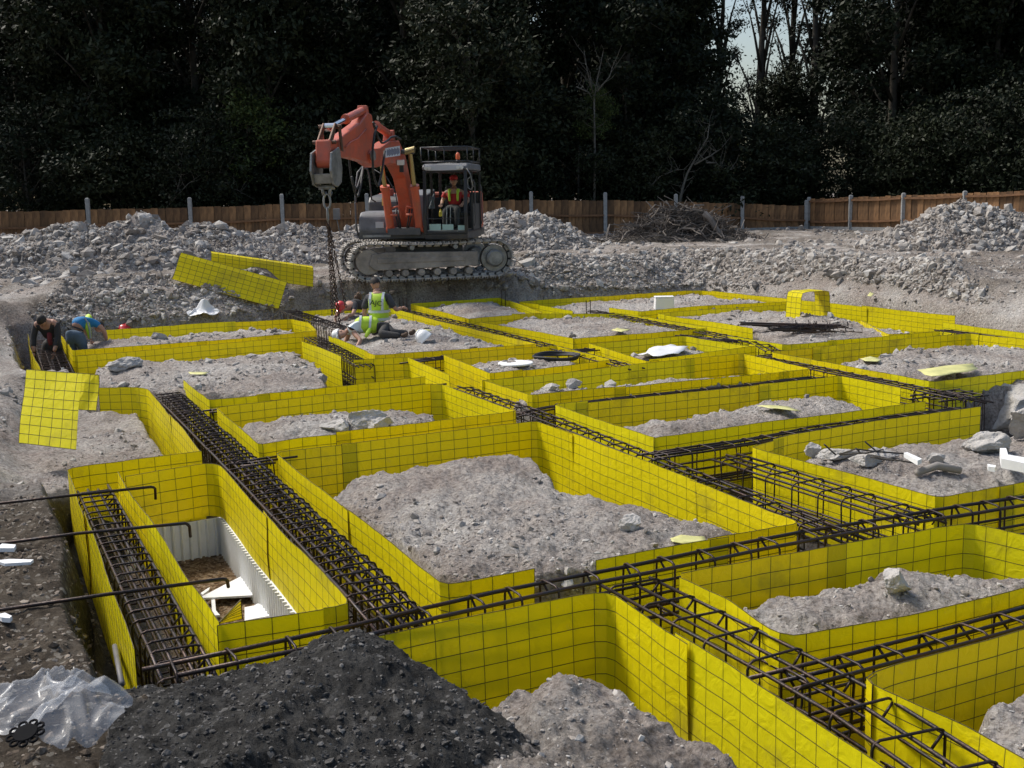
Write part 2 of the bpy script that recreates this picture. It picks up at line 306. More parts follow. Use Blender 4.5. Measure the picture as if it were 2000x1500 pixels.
def ground(x, y, fine=True):
    """height of the site at x, y (numpy arrays) and the soil tint weights dark, brown, gravel"""
    n_mid = fbm(x, y, .9, 5); n_f = fbm(x, y, 6, 4)
    d = sdf(x, y, EXCW) + .10 * fbm(x, y, 1.7, 3) + .10 * sstep(8.5, 7, y)
    n_r = fbm(x, y, 13, 4, .6)
    flat = .02 + .08 * n_mid + .07 * n_f + .035 * n_r
    z = flat.copy()
    # low broken bank of clods pushed up behind the formwork
    for a, b in BERM:
        ex, ey = b.x - a.x, b.y - a.y; t = np.clip(((x - a.x) * ex + (y - a.y - .55) * ey) / (ex * ex + ey * ey), 0, 1)
        dd = np.hypot(x - a.x - t * ex, y - a.y - .55 - t * ey); z = np.maximum(z, flat + .20 * np.exp(-(dd / .5) ** 2) * (.6 + 1.2 * (n_mid + .4)))
    z += sstep(.5, 1.4, d) * sstep(12, 15, y) * (.10 * fbm(x, y * 3.2, .55, 4, .6, True) + .05 * fbm(x, y, 3.5, 4, .65, True))
    z += sstep(16, 40, y) * .10 * fbm(x, y, .35, 3) * 2
    z += .37 * sstep(.05, .75, d + .2 * n_mid) * sstep(10.5, 14.5, y)
    ke = (1 - sstep(1.5, 2.4, np.hypot(x - EXP.x, y - EXP.y))) * (d > .1); z = z * (1 - ke) + (.37 + .02 * n_r) * ke      # ground packed flat under the digger
    fl = FLOOR + .04 * n_f + .05 * n_mid
    k = sstep(-.02, .16, d); z = fl * (1 - k) + z * k
    inside = d < .2
    for nme, poly, zt, clr in ISLW:
        pa = np.array(poly); m = (x > pa[:, 0].min() - .2) & (x < pa[:, 0].max() + .2) & (y > pa[:, 1].min() - .2) & (y < pa[:, 1].max() + .2)
        if not m.any(): continue
        xm, ym = x[m], y[m]; dd = -sdf(xm, ym, poly) - clr + .07 * fbm(xm, ym, 2.6, 4) * 2
        kk = sstep(0, .14, dd); dome = .075 * np.minimum(sstep(.05, .6, dd), 1)
        top = zt - .05 + dome + .10 * n_mid[m] + .075 * n_f[m] + .06 * n_r[m]
        if nme == 'g': top = top - .05 * sstep(.35, 1.3, -(ym - 3.9)) + .05 * n_f[m]
        if nme == 'b': top = top + .06 * np.exp(-((xm - P(225, 710).x) ** 2 + (ym - P(225, 710).y) ** 2) / .15)
        z[m] = np.maximum(z[m], fl[m] * (1 - kk) + top * kk)
    for c, r_, dep in PITS:
        z -= dep * (1 - sstep(r_ * .55, r_, np.hypot(x - c.x, y - c.y) + .08 * fbm(x, y, 5, 3))) * (z > -.4)
    # bottom-left cell is dug down to a gravel floor
    m = (y < 8) & (x < -.8)
    g = np.zeros_like(x)
    if m.any():
        dd = sdf(x[m], y[m], C5W); kk = 1 - sstep(-.04, .02, dd); z[m] = z[m] * (1 - kk) + (-.63 + .03 * n_f[m]) * kk; g[m] = kk
    # dark heap in the foreground
    best = np.full(x.shape, 1e9); cz = np.zeros_like(x); side = np.zeros_like(x)
    for a, b in zip(CRW[:-1], CRW[1:]):
        ex, ey = b.x - a.x, b.y - a.y; t = np.clip(((x - a.x) * ex + (y - a.y) * ey) / (ex * ex + ey * ey), 0, 1)
        qx, qy = a.x + t * ex, a.y + t * ey; dd = np.hypot(x - qx, y - qy); u = dd < best
        best = np.where(u, dd, best); cz = np.where(u, a.z + t * (b.z - a.z), cz); s_ = ((x - a.x) * ey - (y - a.y) * ex) / math.hypot(ex, ey); side = np.where(u, s_, side)
    far = side < 0      # beyond the crest
    mz = np.where(far, cz - 1.15 * best - .3 * best ** 2, cz + .012 * np.minimum(best, 1.) - .05 * np.maximum(best - .25, 0))
    rough_ = .075 * fbm(x, y, 3.2, 5, .6) * 2 + .035 * fbm(x, y, 20, 4, .6)
    mz = mz + rough_
    lm = (y < 6) & (x > -2.3)
    dk = np.where(lm & (mz > z - .01), 1., 0.)
    z = np.where(lm, np.maximum(z, mz), z)
    # brown bank at the left
    c6 = sdf(x, y, C6W); z = z - .22 * (1 - sstep(-.05, .4, c6)) * (d > -.05)
    br = np.where((d > -.15) & (x < P(240, 1340).x + .12 * (y - 3.6) + .5 * sstep(4, 3.4, y)), 1., 0.) * (1 - sstep(6.2, 7.6, y + .8 * n_mid)) * (1 - dk)
    z = z + br * .03 * fbm(x, y, 4, 4) * 2
    br = np.maximum(br, np.clip((.42 + 1.5 * n_mid + .9 * fbm(x, y, 3.1, 3)) * sstep(.1, .5, d) * sstep(9, 12, y), 0, .75))      # churned soil on the upper level
    br = np.maximum(br, np.where(y < 4.2, (1 - sstep(-.1, .25, sdf(x, y, GW))) * .45, 0) * (1 - dk))
    # damp dark earth beyond the left trench; trench bottoms darker by depth
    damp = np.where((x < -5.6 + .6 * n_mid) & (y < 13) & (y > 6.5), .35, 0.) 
    dk = np.maximum(dk, damp * sstep(-.1, .15, n_mid + .05)); dk = np.maximum(dk, np.where(z < -.42, .55, 0) * (1 - g)); dk = np.maximum(dk, np.where((z < -.12) & (x < -1.2) & (y < 7.6) & (d < .3), .85, 0) * (1 - g))  # shade of the left trench walls is put into the dark soil weight
    return z, np.clip(dk, 0, 1), br, g
def ground_z(x, y):
    return float(ground(np.array([x], float), np.array([y], float))[0][0])

def PG(px, py, off=0.0):
    r = ray(px, py); t = np.linspace(1.2, 34, 2400); x, y, z = r.x * t, r.y * t, CAMZ + r.z * t
    g = ground(x, y)[0]; i = int(np.argmax(z < g)); i = i if z[i] < g[i] else len(t) - 1
    return Vector((float(x[i]), float(y[i]), float(g[i]) + off))
radii = [1.1]
while radii[-1] < 110:
    r_ = radii[-1]; radii.append(r_ + max(.018, min(r_ * r_ * .00095, .012 + .0052 * r_)) * (1 if r_ < 60 else 6))
while radii[-1] < 500: radii.append(radii[-1] * 1.3)
radii = np.array(radii); ang = np.linspace(R(-42), R(42), 900)
ang = np.concatenate([np.linspace(R(-75), R(-42.5), 40), ang, np.linspace(R(42.5), R(75), 40)])
RR, AA = np.meshgrid(radii, ang, indexing='ij'); GX = RR * np.sin(AA); GY = RR * np.cos(AA)
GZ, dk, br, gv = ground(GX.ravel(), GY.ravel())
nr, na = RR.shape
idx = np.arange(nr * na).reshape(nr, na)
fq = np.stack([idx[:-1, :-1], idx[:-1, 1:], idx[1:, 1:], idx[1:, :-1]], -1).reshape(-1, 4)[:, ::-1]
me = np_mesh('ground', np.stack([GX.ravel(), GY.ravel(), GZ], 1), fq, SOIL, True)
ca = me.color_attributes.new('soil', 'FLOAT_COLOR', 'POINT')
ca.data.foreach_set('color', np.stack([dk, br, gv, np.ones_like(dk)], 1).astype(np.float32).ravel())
setp(link('ground', me), kind='structure')

# ---------------------------------------------------------------- loose clods and pebbles lying on the ground (nobody could count them)
def ico(sub):
    bm = bmesh.new(); bmesh.ops.create_icosphere(bm, subdivisions=sub, radius=1)
    v = np.array([x.co[:] for x in bm.verts]); f = np.array([[q.index for q in p.verts] for p in bm.faces]); bm.free(); return v, f
ICO1, ICO2, ICO3 = ico(1), ico(2), ico(3)
def rocks(pos, size, base=ICO1, squash=.75, jag=.38, facet=0):
    v0, f0 = base; n = len(pos); k = len(v0)
    v = v0[None] * (1 + jag * (RNG.random((n, k, 1)) - .5) * 2)
    for _ in range(facet):
        nn = RNG.normal(size=(n, 1, 3)); nn /= np.linalg.norm(nn, axis=2, keepdims=True); c_ = .25 + .5 * RNG.random((n, 1))
        dd = np.maximum(0, (v * nn).sum(2) - c_); v = v - dd[..., None] * nn
    v = v * (np.array([1, 1, squash]) * (1 + .9 * (RNG.random((n, 1, 3)) - .5)))
    a = RNG.random(n) * 2 * np.pi; t = (RNG.random(n) - .5) * 1.2
    ca_, sa_, ct, st = np.cos(a), np.sin(a), np.cos(t), np.sin(t)
    x, y_, z = v[..., 0], v[..., 1], v[..., 2]
    y2 = y_ * ct[:, None] - z * st[:, None]; z2 = y_ * st[:, None] + z * ct[:, None]
    x3 = x * ca_[:, None] - y2 * sa_[:, None]; y3 = x * sa_[:, None] + y2 * ca_[:, None]
    v = np.stack([x3, y3, z2], -1) * np.asarray(size)[:, None, None] + np.asarray(pos)[:, None, :]
    f = f0[None] + (np.arange(n) * k)[:, None, None]
    return v.reshape(-1, 3), f.reshape(-1, 3)
def scatter(n, ymin, ymax, smin, smax, pw, keep, density_pow=1.0, tag_=None):
    """n random spots in the view wedge, sizes by power law; keep(x, y, z, dk, br, g) -> bool mask"""
    r_ = (RNG.random(n) * (ymax ** density_pow - ymin ** density_pow) + ymin ** density_pow) ** (1 / density_pow)
    a = (RNG.random(n) - .5) * R(64); x = r_ * np.sin(a); y_ = r_ * np.cos(a)
    z, dk_, br_, g_ = ground(x, y_); s = smin * (1 - RNG.random(n) * (1 - (smin / smax) ** pw)) ** (-1 / pw)
    m = keep(x, y_, z, dk_, br_, g_) & (RNG.random(n) < 1)
    return np.stack([x, y_, z], 1)[m], s[m]
def stuff(name, parts, mt, base=ICO1, **k):
    p = np.concatenate([a for a, b in parts]); s = np.concatenate([b for a, b in parts]); p = p.copy(); p[:, 2] += s * .02
    v, f = rocks(p, s, base, **k); o = link(name, np_mesh(name, v, f, mt)); setp(o, kind='stuff'); return o
clump = lambda x, y, s=1.3: fbm(x, y, s, 3) > -.02
o = stuff('chalk_pebbles', [
    scatter(12000, 2.2, 6.5, .003, .024, 2.0, lambda x, y, z, d, b, g: (d < .3) & (b < .5) & (g < .5) & (z > -.45)),
    scatter(17000, 5, 12, .005, .035, 2.0, lambda x, y, z, d, b, g: (d < .4) & (b < .5) & (g < .5) & (z > -.42) & clump(x, y)),
    scatter(15000, 10, 24, .012, .06, 2.0, lambda x, y, z, d, b, g: (z > -.42) & clump(x, y)),
    scatter(9000, 20, 45, .03, .15, 1.7, lambda x, y, z, d, b, g: (z > -.4) & clump(x, y, .5))], ROCK)
setp(o, 'pale chalk pebbles and small clods strewn over the earth of the site', 'pebbles')
o = stuff('dark_clods', [scatter(34000, 1.8, 5.6, .003, .015, 2.0, lambda x, y, z, d, b, g: d > .6)], ROCKD)
setp(o, 'dark damp crumbs and clods covering the foreground heap', 'clods')
o = stuff('brown_stones', [scatter(15000, 2.5, 8, .004, .022, 1.8, lambda x, y, z, d, b, g: b > .5)], ROCKB)
setp(o, 'small stones bedded in the brown bank at the left edge', 'stones')
o = stuff('gravel', [scatter(9000, 4.3, 8, .004, .012, 2, lambda x, y, z, d, b, g: g > .5)], rock_mat('brown_gravel', [(.3, (.09, .05, .025)), (.75, (.26, .17, .09)), (1.0, (.48, .38, .26))], 12))
setp(o, 'orange brown gravel on the floor of the deep bottom left cell', 'gravel')
# clods of the pushed-up bank behind the formwork
bp_, bs_ = [], []
for a, b in BERM:
    n = int((b - a).length * 950); t = RNG.random(n); off = RNG.random(n) * 1.5 - 1.1
    x = a.x + t * (b.x - a.x) + RNG.normal(0, .05, n); y_ = a.y + t * (b.y - a.y) + off
    z = ground(x, y_)[0]; s = .014 * (1 - RNG.random(n) * (1 - (.014 / .08) ** 2.0)) ** (-1 / 2.0); ok = z > -.2
    bp_.append(np.stack([x, y_, z], 1)[ok]); bs_.append(s[ok])
o = stuff('clod_bank', [(np.concatenate(bp_), np.concatenate(bs_))], ROCK, ICO1, jag=.42, squash=.85)
setp(o, 'long low bank of broken chalk clods pushed up behind the formwork', 'rubble')

# ================================================================ YELLOW FORMWORK
def resample(pts, step):
    pts = [Vector(p) for p in pts]; out_ = []; L_ = [0]
    for a, b in zip(pts[:-1], pts[1:]): L_.append(L_[-1] + (b - a).length)
    n = max(1, round(L_[-1] / step)); j = 0
    for i in range(n + 1):
        s = L_[-1] * i / n
        while j < len(pts) - 2 and s > L_[j + 1]: j += 1
        t = (s - L_[j]) / max(1e-9, L_[j + 1] - L_[j]); out_.append(pts[j].lerp(pts[j + 1], min(1, t)))
    return out_
def round_corners(pts, r):
    out_ = [pts[0]]
    for i in range(1, len(pts) - 1):
        a, b, c = pts[i - 1], pts[i], pts[i + 1]; u = (a - b); v = (c - b); k = min(r, u.length * .45, v.length * .45)
        if u.normalized().dot(-v.normalized()) > .97: out_.append(b); continue
        p, q = b + u.normalized() * k, b + v.normalized() * k
        for t in (0, .33, .67, 1): out_.append((p.lerp(b, t)).lerp(b.lerp(q, t), t))
    out_.append(pts[-1]); return out_
def sheet(path, top, bot, parent, seed, wob=.009, wr=.0023, off=0.0, rows=None):
    """one sheet: thin yellow skin plus the welded wire mesh in it"""
    pts = resample(path, .055); n = len(pts); rows = rows or max(2, round((top - bot) / .075)); T = .0012
    def nrm(i):
        t = pts[min(i + 1, n - 1)] - pts[max(i - 1, 0)]; t.z = 0; t.normalize(); return Vector((t.y, -t.x, 0))
    def S(i, h):
        s = i * .055; e = wob * (mnoise.noise(Vector((s * 1.3 + seed * 7.7, h * 1.2, seed))) * 1.6 + .35 * h * mnoise.noise(Vector((s * 5, 3, seed * 3.1)))) + off
        zz = bot + (top - bot) * h + (.012 * mnoise.noise(Vector((s * .8, 9, seed * 2.3))) + .004 * mnoise.noise(Vector((s * 6, 5, seed)))) * h
        p = pts[i] + nrm(i) * e; p.z = zz; return p
    g = [[S(i, r_ / rows) for r_ in range(rows + 1)] for i in range(n)]; N_ = [nrm(i) for i in range(n)]
    mb = MB(); vs = []; fs = []; k = rows + 1
    for sgn in (1, -1):
        for i in range(n):
            for p in g[i]: vs.append(p + N_[i] * T * sgn)
    o_ = n * k
    for i in range(n - 1):
        for j in range(rows):
            a, b, c, d_ = i * k + j, (i + 1) * k + j, (i + 1) * k + j + 1, i * k + j + 1
            fs.append((a, b, c, d_)); fs.append((o_ + d_, o_ + c, o_ + b, o_ + a))
        fs.append((i * k + rows, (i + 1) * k + rows, o_ + (i + 1) * k + rows, o_ + i * k + rows))
    for i in (0, n - 1):
        for j in range(rows): fs.append((i * k + j, i * k + j + 1, o_ + i * k + j + 1, o_ + i * k + j))
    mb.add(vs, fs); so = mb.build('sheet', Y, parent, smooth=False, fix=True)
    wm = MB()
    for i in range(0, n, 2): wm.tube(g[i], wr, 4, cap=False)
    for j in range(rows + 1):
        if j == 0: continue
        wm.tube([g[i][j] for i in range(n)], wr if j < rows else wr * .8, 4, cap=False)
    o = wm.build('wire_mesh', WIRE, so, fix=False); o['kind'] = 'stuff'
    return so
SEED = [0]
def collar(label, runs, top=0.0, bot=-.5, rnd=.05, group='yellow formwork runs around the earth islands', name='formwork', wr=.0023, wob=.009):
    """runs: list of pixel polylines on the top plane; each is cut into overlapping sheets"""
    c = P(*runs[0][0]); e = empty(name, (c.x, c.y, bot), label, 'formwork', group)
    for run in runs:
        pts = round_corners([P(x, y, 0) for x, y in run], rnd); pts = resample(pts, .03)
        Ls = (len(pts) - 1) * .03; k = 0; SEED[0] += 1
        rr = random.Random(SEED[0])
        i = 0; n = len(pts); side = 1
        while i < n - 1:
            ln = int(rr.uniform(1.7, 2.6) / .03); j = min(n - 1, i + ln)
            if n - 1 - j < 14: j = n - 1
            seg = [p - Vector((c.x, c.y, 0)) for p in pts[i:j + 1]]
            sheet(seg, top - bot + rr.uniform(-.008, .010), 0, e, SEED[0] + k * .37, off=side * .004, wr=wr, wob=wob)
            side = -side; k += 1
            if j == n - 1: break
            i = j - 4
    return e
collar('yellow formwork round the narrow far left island behind the red hard hat', [[(207, 645), (567, 622), (603, 630), (620, 645), (455, 663), (143, 685), (118, 653)]])
collar('yellow formwork of the wide left island with the open pit', [[(150, 697), (455, 671), (585, 660)], [(590, 666), (666, 695)]])
collar('yellow formwork corner in front of the pit, beside the near rebar cage', [[(358, 740), (408, 780), (620, 758), (831, 735)]])
collar('yellow formwork elbow below the kneeling worker, next to the empty trench', [[(690, 704), (796, 699), (879, 733)]])
collar('yellow formwork round the island that carries two big boulders', [[(845, 750), (422, 797), (507, 868), (586, 854), (1010, 803), (866, 751), (841, 752)]])
collar('yellow formwork round the largest island in the middle, open at its front', [[(1044, 1108), (866, 1139), (538, 882), (608, 875), (1049, 821), (1572, 1020), (1162, 1091)]], rnd=.07)
collar('inner yellow formwork of the deep bottom left cell with gravel floor', [[(424, 1220), (229, 922)], [(245, 931), (406, 903), (430, 907), (500, 986), (686, 1181), (424, 1221)]], bot=-.37)
collar('outer yellow formwork along the far left trench edge', [[(394, 881), (131, 915), (262, 1266)]], bot=-.5)
collar('short yellow formwork strip at the foot of the dark heap', [[(262, 1330), (388, 1319), (525, 1289), (620, 1266)]], top=-.04)
collar('yellow formwork bend behind the leaning loose sheet', [[(193, 757), (263, 757), (288, 761), (393, 880)]])
collar('tall yellow formwork corner right of the dark foreground heap', [[(650, 1262), (750, 1241), (1165, 1158), (1195, 1159), (1740, 1512), (1830, 1575)]], bot=-.6, rnd=.08)
collar('yellow formwork round the front right island with the pale upright boulder', [[(2240, 1098), (1888, 1024), (1328, 1121)], [(1328, 1124), (1424, 1168), (1512, 1232), (1535, 1239), (1556, 1240), (1776, 1200), (2000, 1144), (2260, 1090)]], bot=-.55)
collar('shadowed yellow formwork in the bottom right corner', [[(2300, 1130), (2000, 1230), (1888, 1262), (1760, 1298), (1705, 1316), (1692, 1326), (1705, 1338), (1790, 1376), (1895, 1418), (2000, 1481), (2120, 1560)]], bot=-.55, rnd=.08)
collar('yellow formwork round the right island littered with boulders and sticks', [[(1916, 796), (1700, 826), (1540, 852), (1466, 873), (1832, 972), (2000, 942), (2250, 895)]])
collar('yellow formwork round the long island right of centre', [[(1277, 857), (1265, 854), (1080, 791), (1430, 757), (1640, 733), (1760, 757)], [(1277, 857), (1500, 824), (1808, 785)]])
collar('yellow formwork round the narrow island carrying dark steel bars', [[(942, 744), (1225, 715), (1450, 691), (1585, 722), (1037, 774), (938, 741)]])
collar('yellow formwork round the island with the white disc and black ring', [[(866, 694), (1087, 675), (1192, 703), (956, 730), (866, 694)]])
collar('yellow formwork round the island with the white sheet', [[(1149, 670), (1335, 656), (1480, 677), (1266, 704), (1149, 670)]])
collar('yellow formwork round the island where two men kneel', [[(590, 609), (680, 602), (767, 604), (1050, 672), (732, 692), (642, 656)]])
collar('yellow formwork round the small far island behind the kneeling man', [[(802, 594), (975, 582), (1060, 611), (915, 623), (802, 594)]])
collar('yellow formwork round the far middle island with a rounded back', [[(1120, 662), (937, 630)], [(1000, 612), (1225, 612), (1275, 622), (1384, 641), (1120, 662)]])
collar('yellow formwork round the farthest island holding a white box', [[(1052, 595), (1012, 589), (1190, 578), (1340, 567), (1370, 567), (1543, 585)], [(1118, 606), (1052, 595)], [(1190, 600), (1252, 608), (1365, 598), (1545, 588)]])
collar('yellow formwork round the far right island with the heap of cut bars', [[(1470, 641), (1282, 612), (1545, 594)], [(1420, 655), (1532, 672), (1700, 660), (1840, 648), (1735, 652), (1680, 625)]])
collar('outermost yellow formwork wall at the far right', [[(1543, 583), (1865, 618)], [(1842, 630), (2000, 651), (2250, 684)]])
collar('deep yellow formwork round the right island with a pale yellow offcut', [[(2250, 690), (1890, 652), (1505, 687), (1822, 746), (2000, 724), (2300, 688)]], bot=-.6)
collar('left yellow formwork strip of the trench where the dark clad man bends', [[(55, 652), (62, 690), (80, 724)]])
collar('yellow formwork elbow between the disc island and the boulder island', [[(866, 694), (956, 730)]], top=-.01) if False else None

# ================================================================ REBAR CAGES
def cage(label, px, w=.24, h=.28, top=-.03, sp_=.2, nb=3, rb=.008, rs=.005, double=False, start=0, nsub=6):
    path = [P(x, y, 0) for x, y in px]; o0 = path[0].copy(); o0.z = top - h
    e = empty('rebar_cage', o0, label, 'rebar cage', 'rebar cages laid in the trenches')
    path = [p - Vector((o0.x, o0.y, 0)) for p in path]
    # longitudinal bars
    segn = resample(path, .35)
    def nr_(i):
        t = segn[min(i + 1, len(segn) - 1)] - segn[max(i - 1, 0)]; t.normalize(); return Vector((t.y, -t.x, 0)), t
    for lev in (0, 1):
        for k in range(nb):
            o_ = (k / (nb - 1) - .5) * (w - .03); q = []
            jx = random.uniform(-.008, .008)
            for i, p in enumerate(segn):
                n_, t_ = nr_(i); z = (h - rb - rs if lev else rb + rs) + random.uniform(-.004, .004); q.append(p + n_ * (o_ + jx) + Vector((0, 0, z)))
            q[0] -= nr_(0)[1] * random.uniform(0, .18); q[-1] += nr_(len(segn) - 1)[1] * random.uniform(0, .18)
            MB().tube(q, rb, nsub).build('bar', REBAR, e, smooth=True)
    if h > .2:
        for sgn in (-1, 1):
            q = [p + nr_(i)[0] * sgn * (w / 2 - .012) + Vector((0, 0, h * .5)) for i, p in enumerate(segn)]; MB().tube(q, rb * .8, nsub).build('bar', REBAR, e, smooth=True)
    # stirrups: closed rounded loops sharing one mesh
    def loop(wl, hl):
        r_ = .03; pts = []
        for cx, cz, a0 in ((wl / 2 - r_, hl - r_, 0), (-wl / 2 + r_, hl - r_, 90), (-wl / 2 + r_, r_, 180), (wl / 2 - r_, r_, 270)):
            for a in (0, 45, 90): pts.append(Vector((0, cx + r_ * math.cos(R(a0 + a)), cz + r_ * math.sin(R(a0 + a)))))
        mb = MB().tube(pts, rs, 5, closed=True)
        mb.tube([Vector((.006, wl / 2 - .01, hl - .012)), Vector((.012, wl / 2 - .06, hl - .06))], rs, 5)
        return mb.mesh('stirrup', REBAR, True, fix=False)
    lm = [loop(w, h)] if not double else [loop(w * .68, h), loop(w * .68, h)]
    fine = resample(path, sp_)
    for i, p in enumerate(fine):
        t = fine[min(i + 1, len(fine) - 1)] - fine[max(i - 1, 0)]; a = math.atan2(t.y, t.x); n_ = Vector((t.y, -t.x, 0)).normalized()
        for k, m_ in enumerate(lm):
            off = 0 if not double else (-.16 * w if k == 0 else .16 * w)
            jit = random.uniform(-.02, .02) + (0 if not double else (k * sp_ * .35))
            link('stirrup', m_, e, loc=p + t.normalized() * jit + n_ * off, rot=(random.uniform(-.03, .03), random.uniform(-.05, .05), a + random.uniform(-.06, .06)))
    return e
cage('wide double rebar cage running down the trench left of the largest island', [(328, 762), (468, 890), (585, 1000), (740, 1150), (772, 1185)], w=.27, h=.32, sp_=.125, nb=5, double=True, rb=.0095, rs=.0052, top=-.03)
cage('rebar cage lying along the front trench, from the dark heap to the right edge', [(350, 1312), (735, 1229), (970, 1173), (1165, 1132), (1600, 1046), (1900, 998), (2250, 940)], w=.16, h=.26, top=.03, sp_=.21, nb=2, rb=.010, rs=.0058)
cage('rebar cage in the far left trench next to the deep gravel cell', [(183, 946), (336, 1240), (364, 1298)], w=.22, h=.26, top=-.04, sp_=.14, nb=4, rb=.0085, rs=.0056)
cage('rebar cage in the diagonal trench right of the largest island', [(905, 750), (1060, 802), (1640, 1028)], w=.19, h=.28, top=-.03, sp_=.2, nb=3)
cage('rebar cage beside the right island littered with boulders, next to the diagonal one', [(1440, 890), (1800, 1000)], w=.26, h=.27, top=-.02, sp_=.22, nb=4)
cage('rebar cage running to the bottom right corner between tall yellow walls', [(1240, 1130), (1620, 1322), (1900, 1500), (2000, 1570)], w=.28, h=.27, top=-.02, sp_=.25, nb=3, rb=.0085, rs=.0058)
cage('rebar cage along the trench in front of the pale upright boulder island', [(1560, 1300), (1800, 1240), (2020, 1180), (2250, 1120)], w=.16, h=.27, top=-.03, sp_=.24, nb=3, rb=.0095, rs=.0058)
cage('rebar cage in the trench above the island littered with boulders', [(1290, 876), (1466, 851), (1600, 827), (1870, 791)], w=.2, h=.26, top=-.03, sp_=.2, nb=4)
cage('short rebar cage between the long island and the boulder island', [(1010, 799), (1085, 783), (1300, 759), (1590, 729)], w=.14, h=.24, top=-.035, sp_=.25, nb=3)
cage('rebar cage right of the long island, ending in a dense black corner', [(1500, 694), (1620, 716), (1830, 757), (1900, 772)], w=.2, h=.3, top=-.03, sp_=.2, nb=3)
cage('rebar cage stub in the dark corner below the deep right island', [(1815, 768), (1895, 758)], w=.36, h=.36, top=-.03, sp_=.12, nb=4)
cage('rebar cage in the far diagonal trench below the kneeling men', [(790, 603), (910, 630), (1060, 668), (1235, 712)], w=.2, h=.26, top=-.02, sp_=.25, nb=3)
cage('rebar cage hanging from the chains, half lowered into its trench', [(566, 610), (672, 646)], w=.28, h=.36, top=.03, sp_=.13, nb=3)
cage('rebar cage in the trench left of the man lying down', [(612, 655), (664, 680), (712, 706)], w=.22, h=.32, top=-.03, sp_=.13, nb=4)
cage('rebar cage seen in the gap below the kneeling workers island', [(805, 698), (868, 691)], w=.24, h=.28, top=-.03, sp_=.2, nb=4)
cage('dark rebar cage in the trench where the dark clad man bends', [(88, 650), (118, 723)], w=.34, h=.3, top=-.1, sp_=.13, nb=4)
cage('rebar cage whose top shows as a thin line above the boulder island', [(415, 789), (600, 769), (845, 742)], w=.14, h=.25, top=-.05, sp_=.25, nb=2)
cage('rebar cage between the far islands, left of the cut bar heap', [(1160, 604), (1210, 613), (1480, 664), (1510, 680)], w=.2, h=.26, top=-.02, sp_=.25, nb=3)
cage('rebar cage behind the deep right island', [(1500, 682), (1690, 664), (1880, 642)], w=.18, h=.26, top=-.07, sp_=.25, nb=3)
cage('rebar cage along the outermost right wall', [(1850, 640), (2000, 660), (2200, 685)], w=.18, h=.26, top=-.03, sp_=.25, nb=3)
cage('short rebar cage stub left of the largest island corner', [(490, 892), (532, 887)], w=.2, h=.26, top=-.03, sp_=.2, nb=3)
cage('rebar cage stub at the gap behind the white sheet island', [(1335, 652), (1440, 662)], w=.2, h=.26, top=-.02, sp_=.2, nb=3)
cage('rebar cage stub at the left corner of the white sheet island', [(1110, 680), (1150, 676)], w=.24, h=.26, top=-.03, sp_=.2, nb=4)
# ================================================================ FENCES
WOOD = mat('fence_boards', (.27, .145, .062), .8, var=.5, noise_scale=3, noise_amt=.6, dark=(.10, .05, .022), bump=.4, bump_scale=12)
RAILM = mat('fence_rails', (.24, .12, .055), .8, var=.1, noise_scale=4, noise_amt=.4)
CONC = mat('concrete', (.36, .36, .35), .9, noise_scale=6, noise_amt=.35, bump=.4, bump_scale=30)
board_me = MB().prism([(-.5, 0), (.5, 0), (.5, .985), (.42, 1), (-.42, 1), (-.5, .985)], -.011, .011).mesh('board', WOOD)
def fence(label, posts, tops, post_tops, post_d, rails, bw=.285):
    """posts: px; depth per post; boards follow the pixel line of their tops"""
    b0 = D(posts[0], 500, post_d[0]); e = empty('fence', (b0.x, b0.y, 0), label, 'fence')
    for i, (px, dd) in enumerate(zip(posts, post_d)):
        top = D(px, post_tops[i], dd); m = MB(); h = top.z + .3
        m.box((0, 0, h / 2 - .3), (.15, .14, h)); m.box((0, 0, top.z + .015), (.13, .12, .03), taper=.6)
        a = top.to_tuple(); o = m.build('post', CONC, e, bevel=.012); o.location = (top.x - b0.x, top.y - b0.y, 0)
    for i in range(len(posts) - 1):
        A = D(posts[i], tops[i], post_d[i]); B = D(posts[i + 1], tops[i + 1], post_d[i + 1]); dv = Vector((B.x - A.x, B.y - A.y)); L_ = dv.length; an = math.atan2(dv.y, dv.x)
        n = max(1, round((L_ - .16) / bw)); bwv = (L_ - .16) / n; u = dv / L_
        nr = Vector((-u.y, u.x))
        for k in range(n):
            s = .08 + bwv * (k + .5); p = Vector((A.x, A.y)) + u * s + nr * (.03 if k % 2 else .012); zt = A.z + (B.z - A.z) * s / L_ + random.uniform(-.02, .02) - .04 * math.sin(math.pi * s / L_) * .4
            link('board', board_me, e, loc=(p.x - b0.x, p.y - b0.y, .08), rot=(0, random.uniform(-.006, .006), an), scale=(bwv * .975, 1, zt - .08))
        for rz in rails:
            q = [Vector((A.x - b0.x + u.x * .08 - nr.x * .045, A.y - b0.y + u.y * .08 - nr.y * .045, A.z - rz)), Vector((B.x - b0.x - u.x * .08 - nr.x * .045, B.y - b0.y - u.y * .08 - nr.y * .045, B.z - rz))]
            q.insert(1, (q[0] + q[1]) / 2 - Vector((0, 0, .03))); MB().tube(q, .055, 4).build('rail', RAILM, e)
        q0 = Vector((A.x + u.x * .08, A.y + u.y * .08, -.05)) - Vector((b0.x, b0.y, 0)); mid = q0 + Vector((u.x, u.y, 0)) * (L_ - .16) / 2
        MB().box((0, 0, 0), (L_ - .16, .05, .30)).build('gravel_board', CONC, e, loc=(mid.x, mid.y, .0), rot=(0, 0, an))
    return back(e)
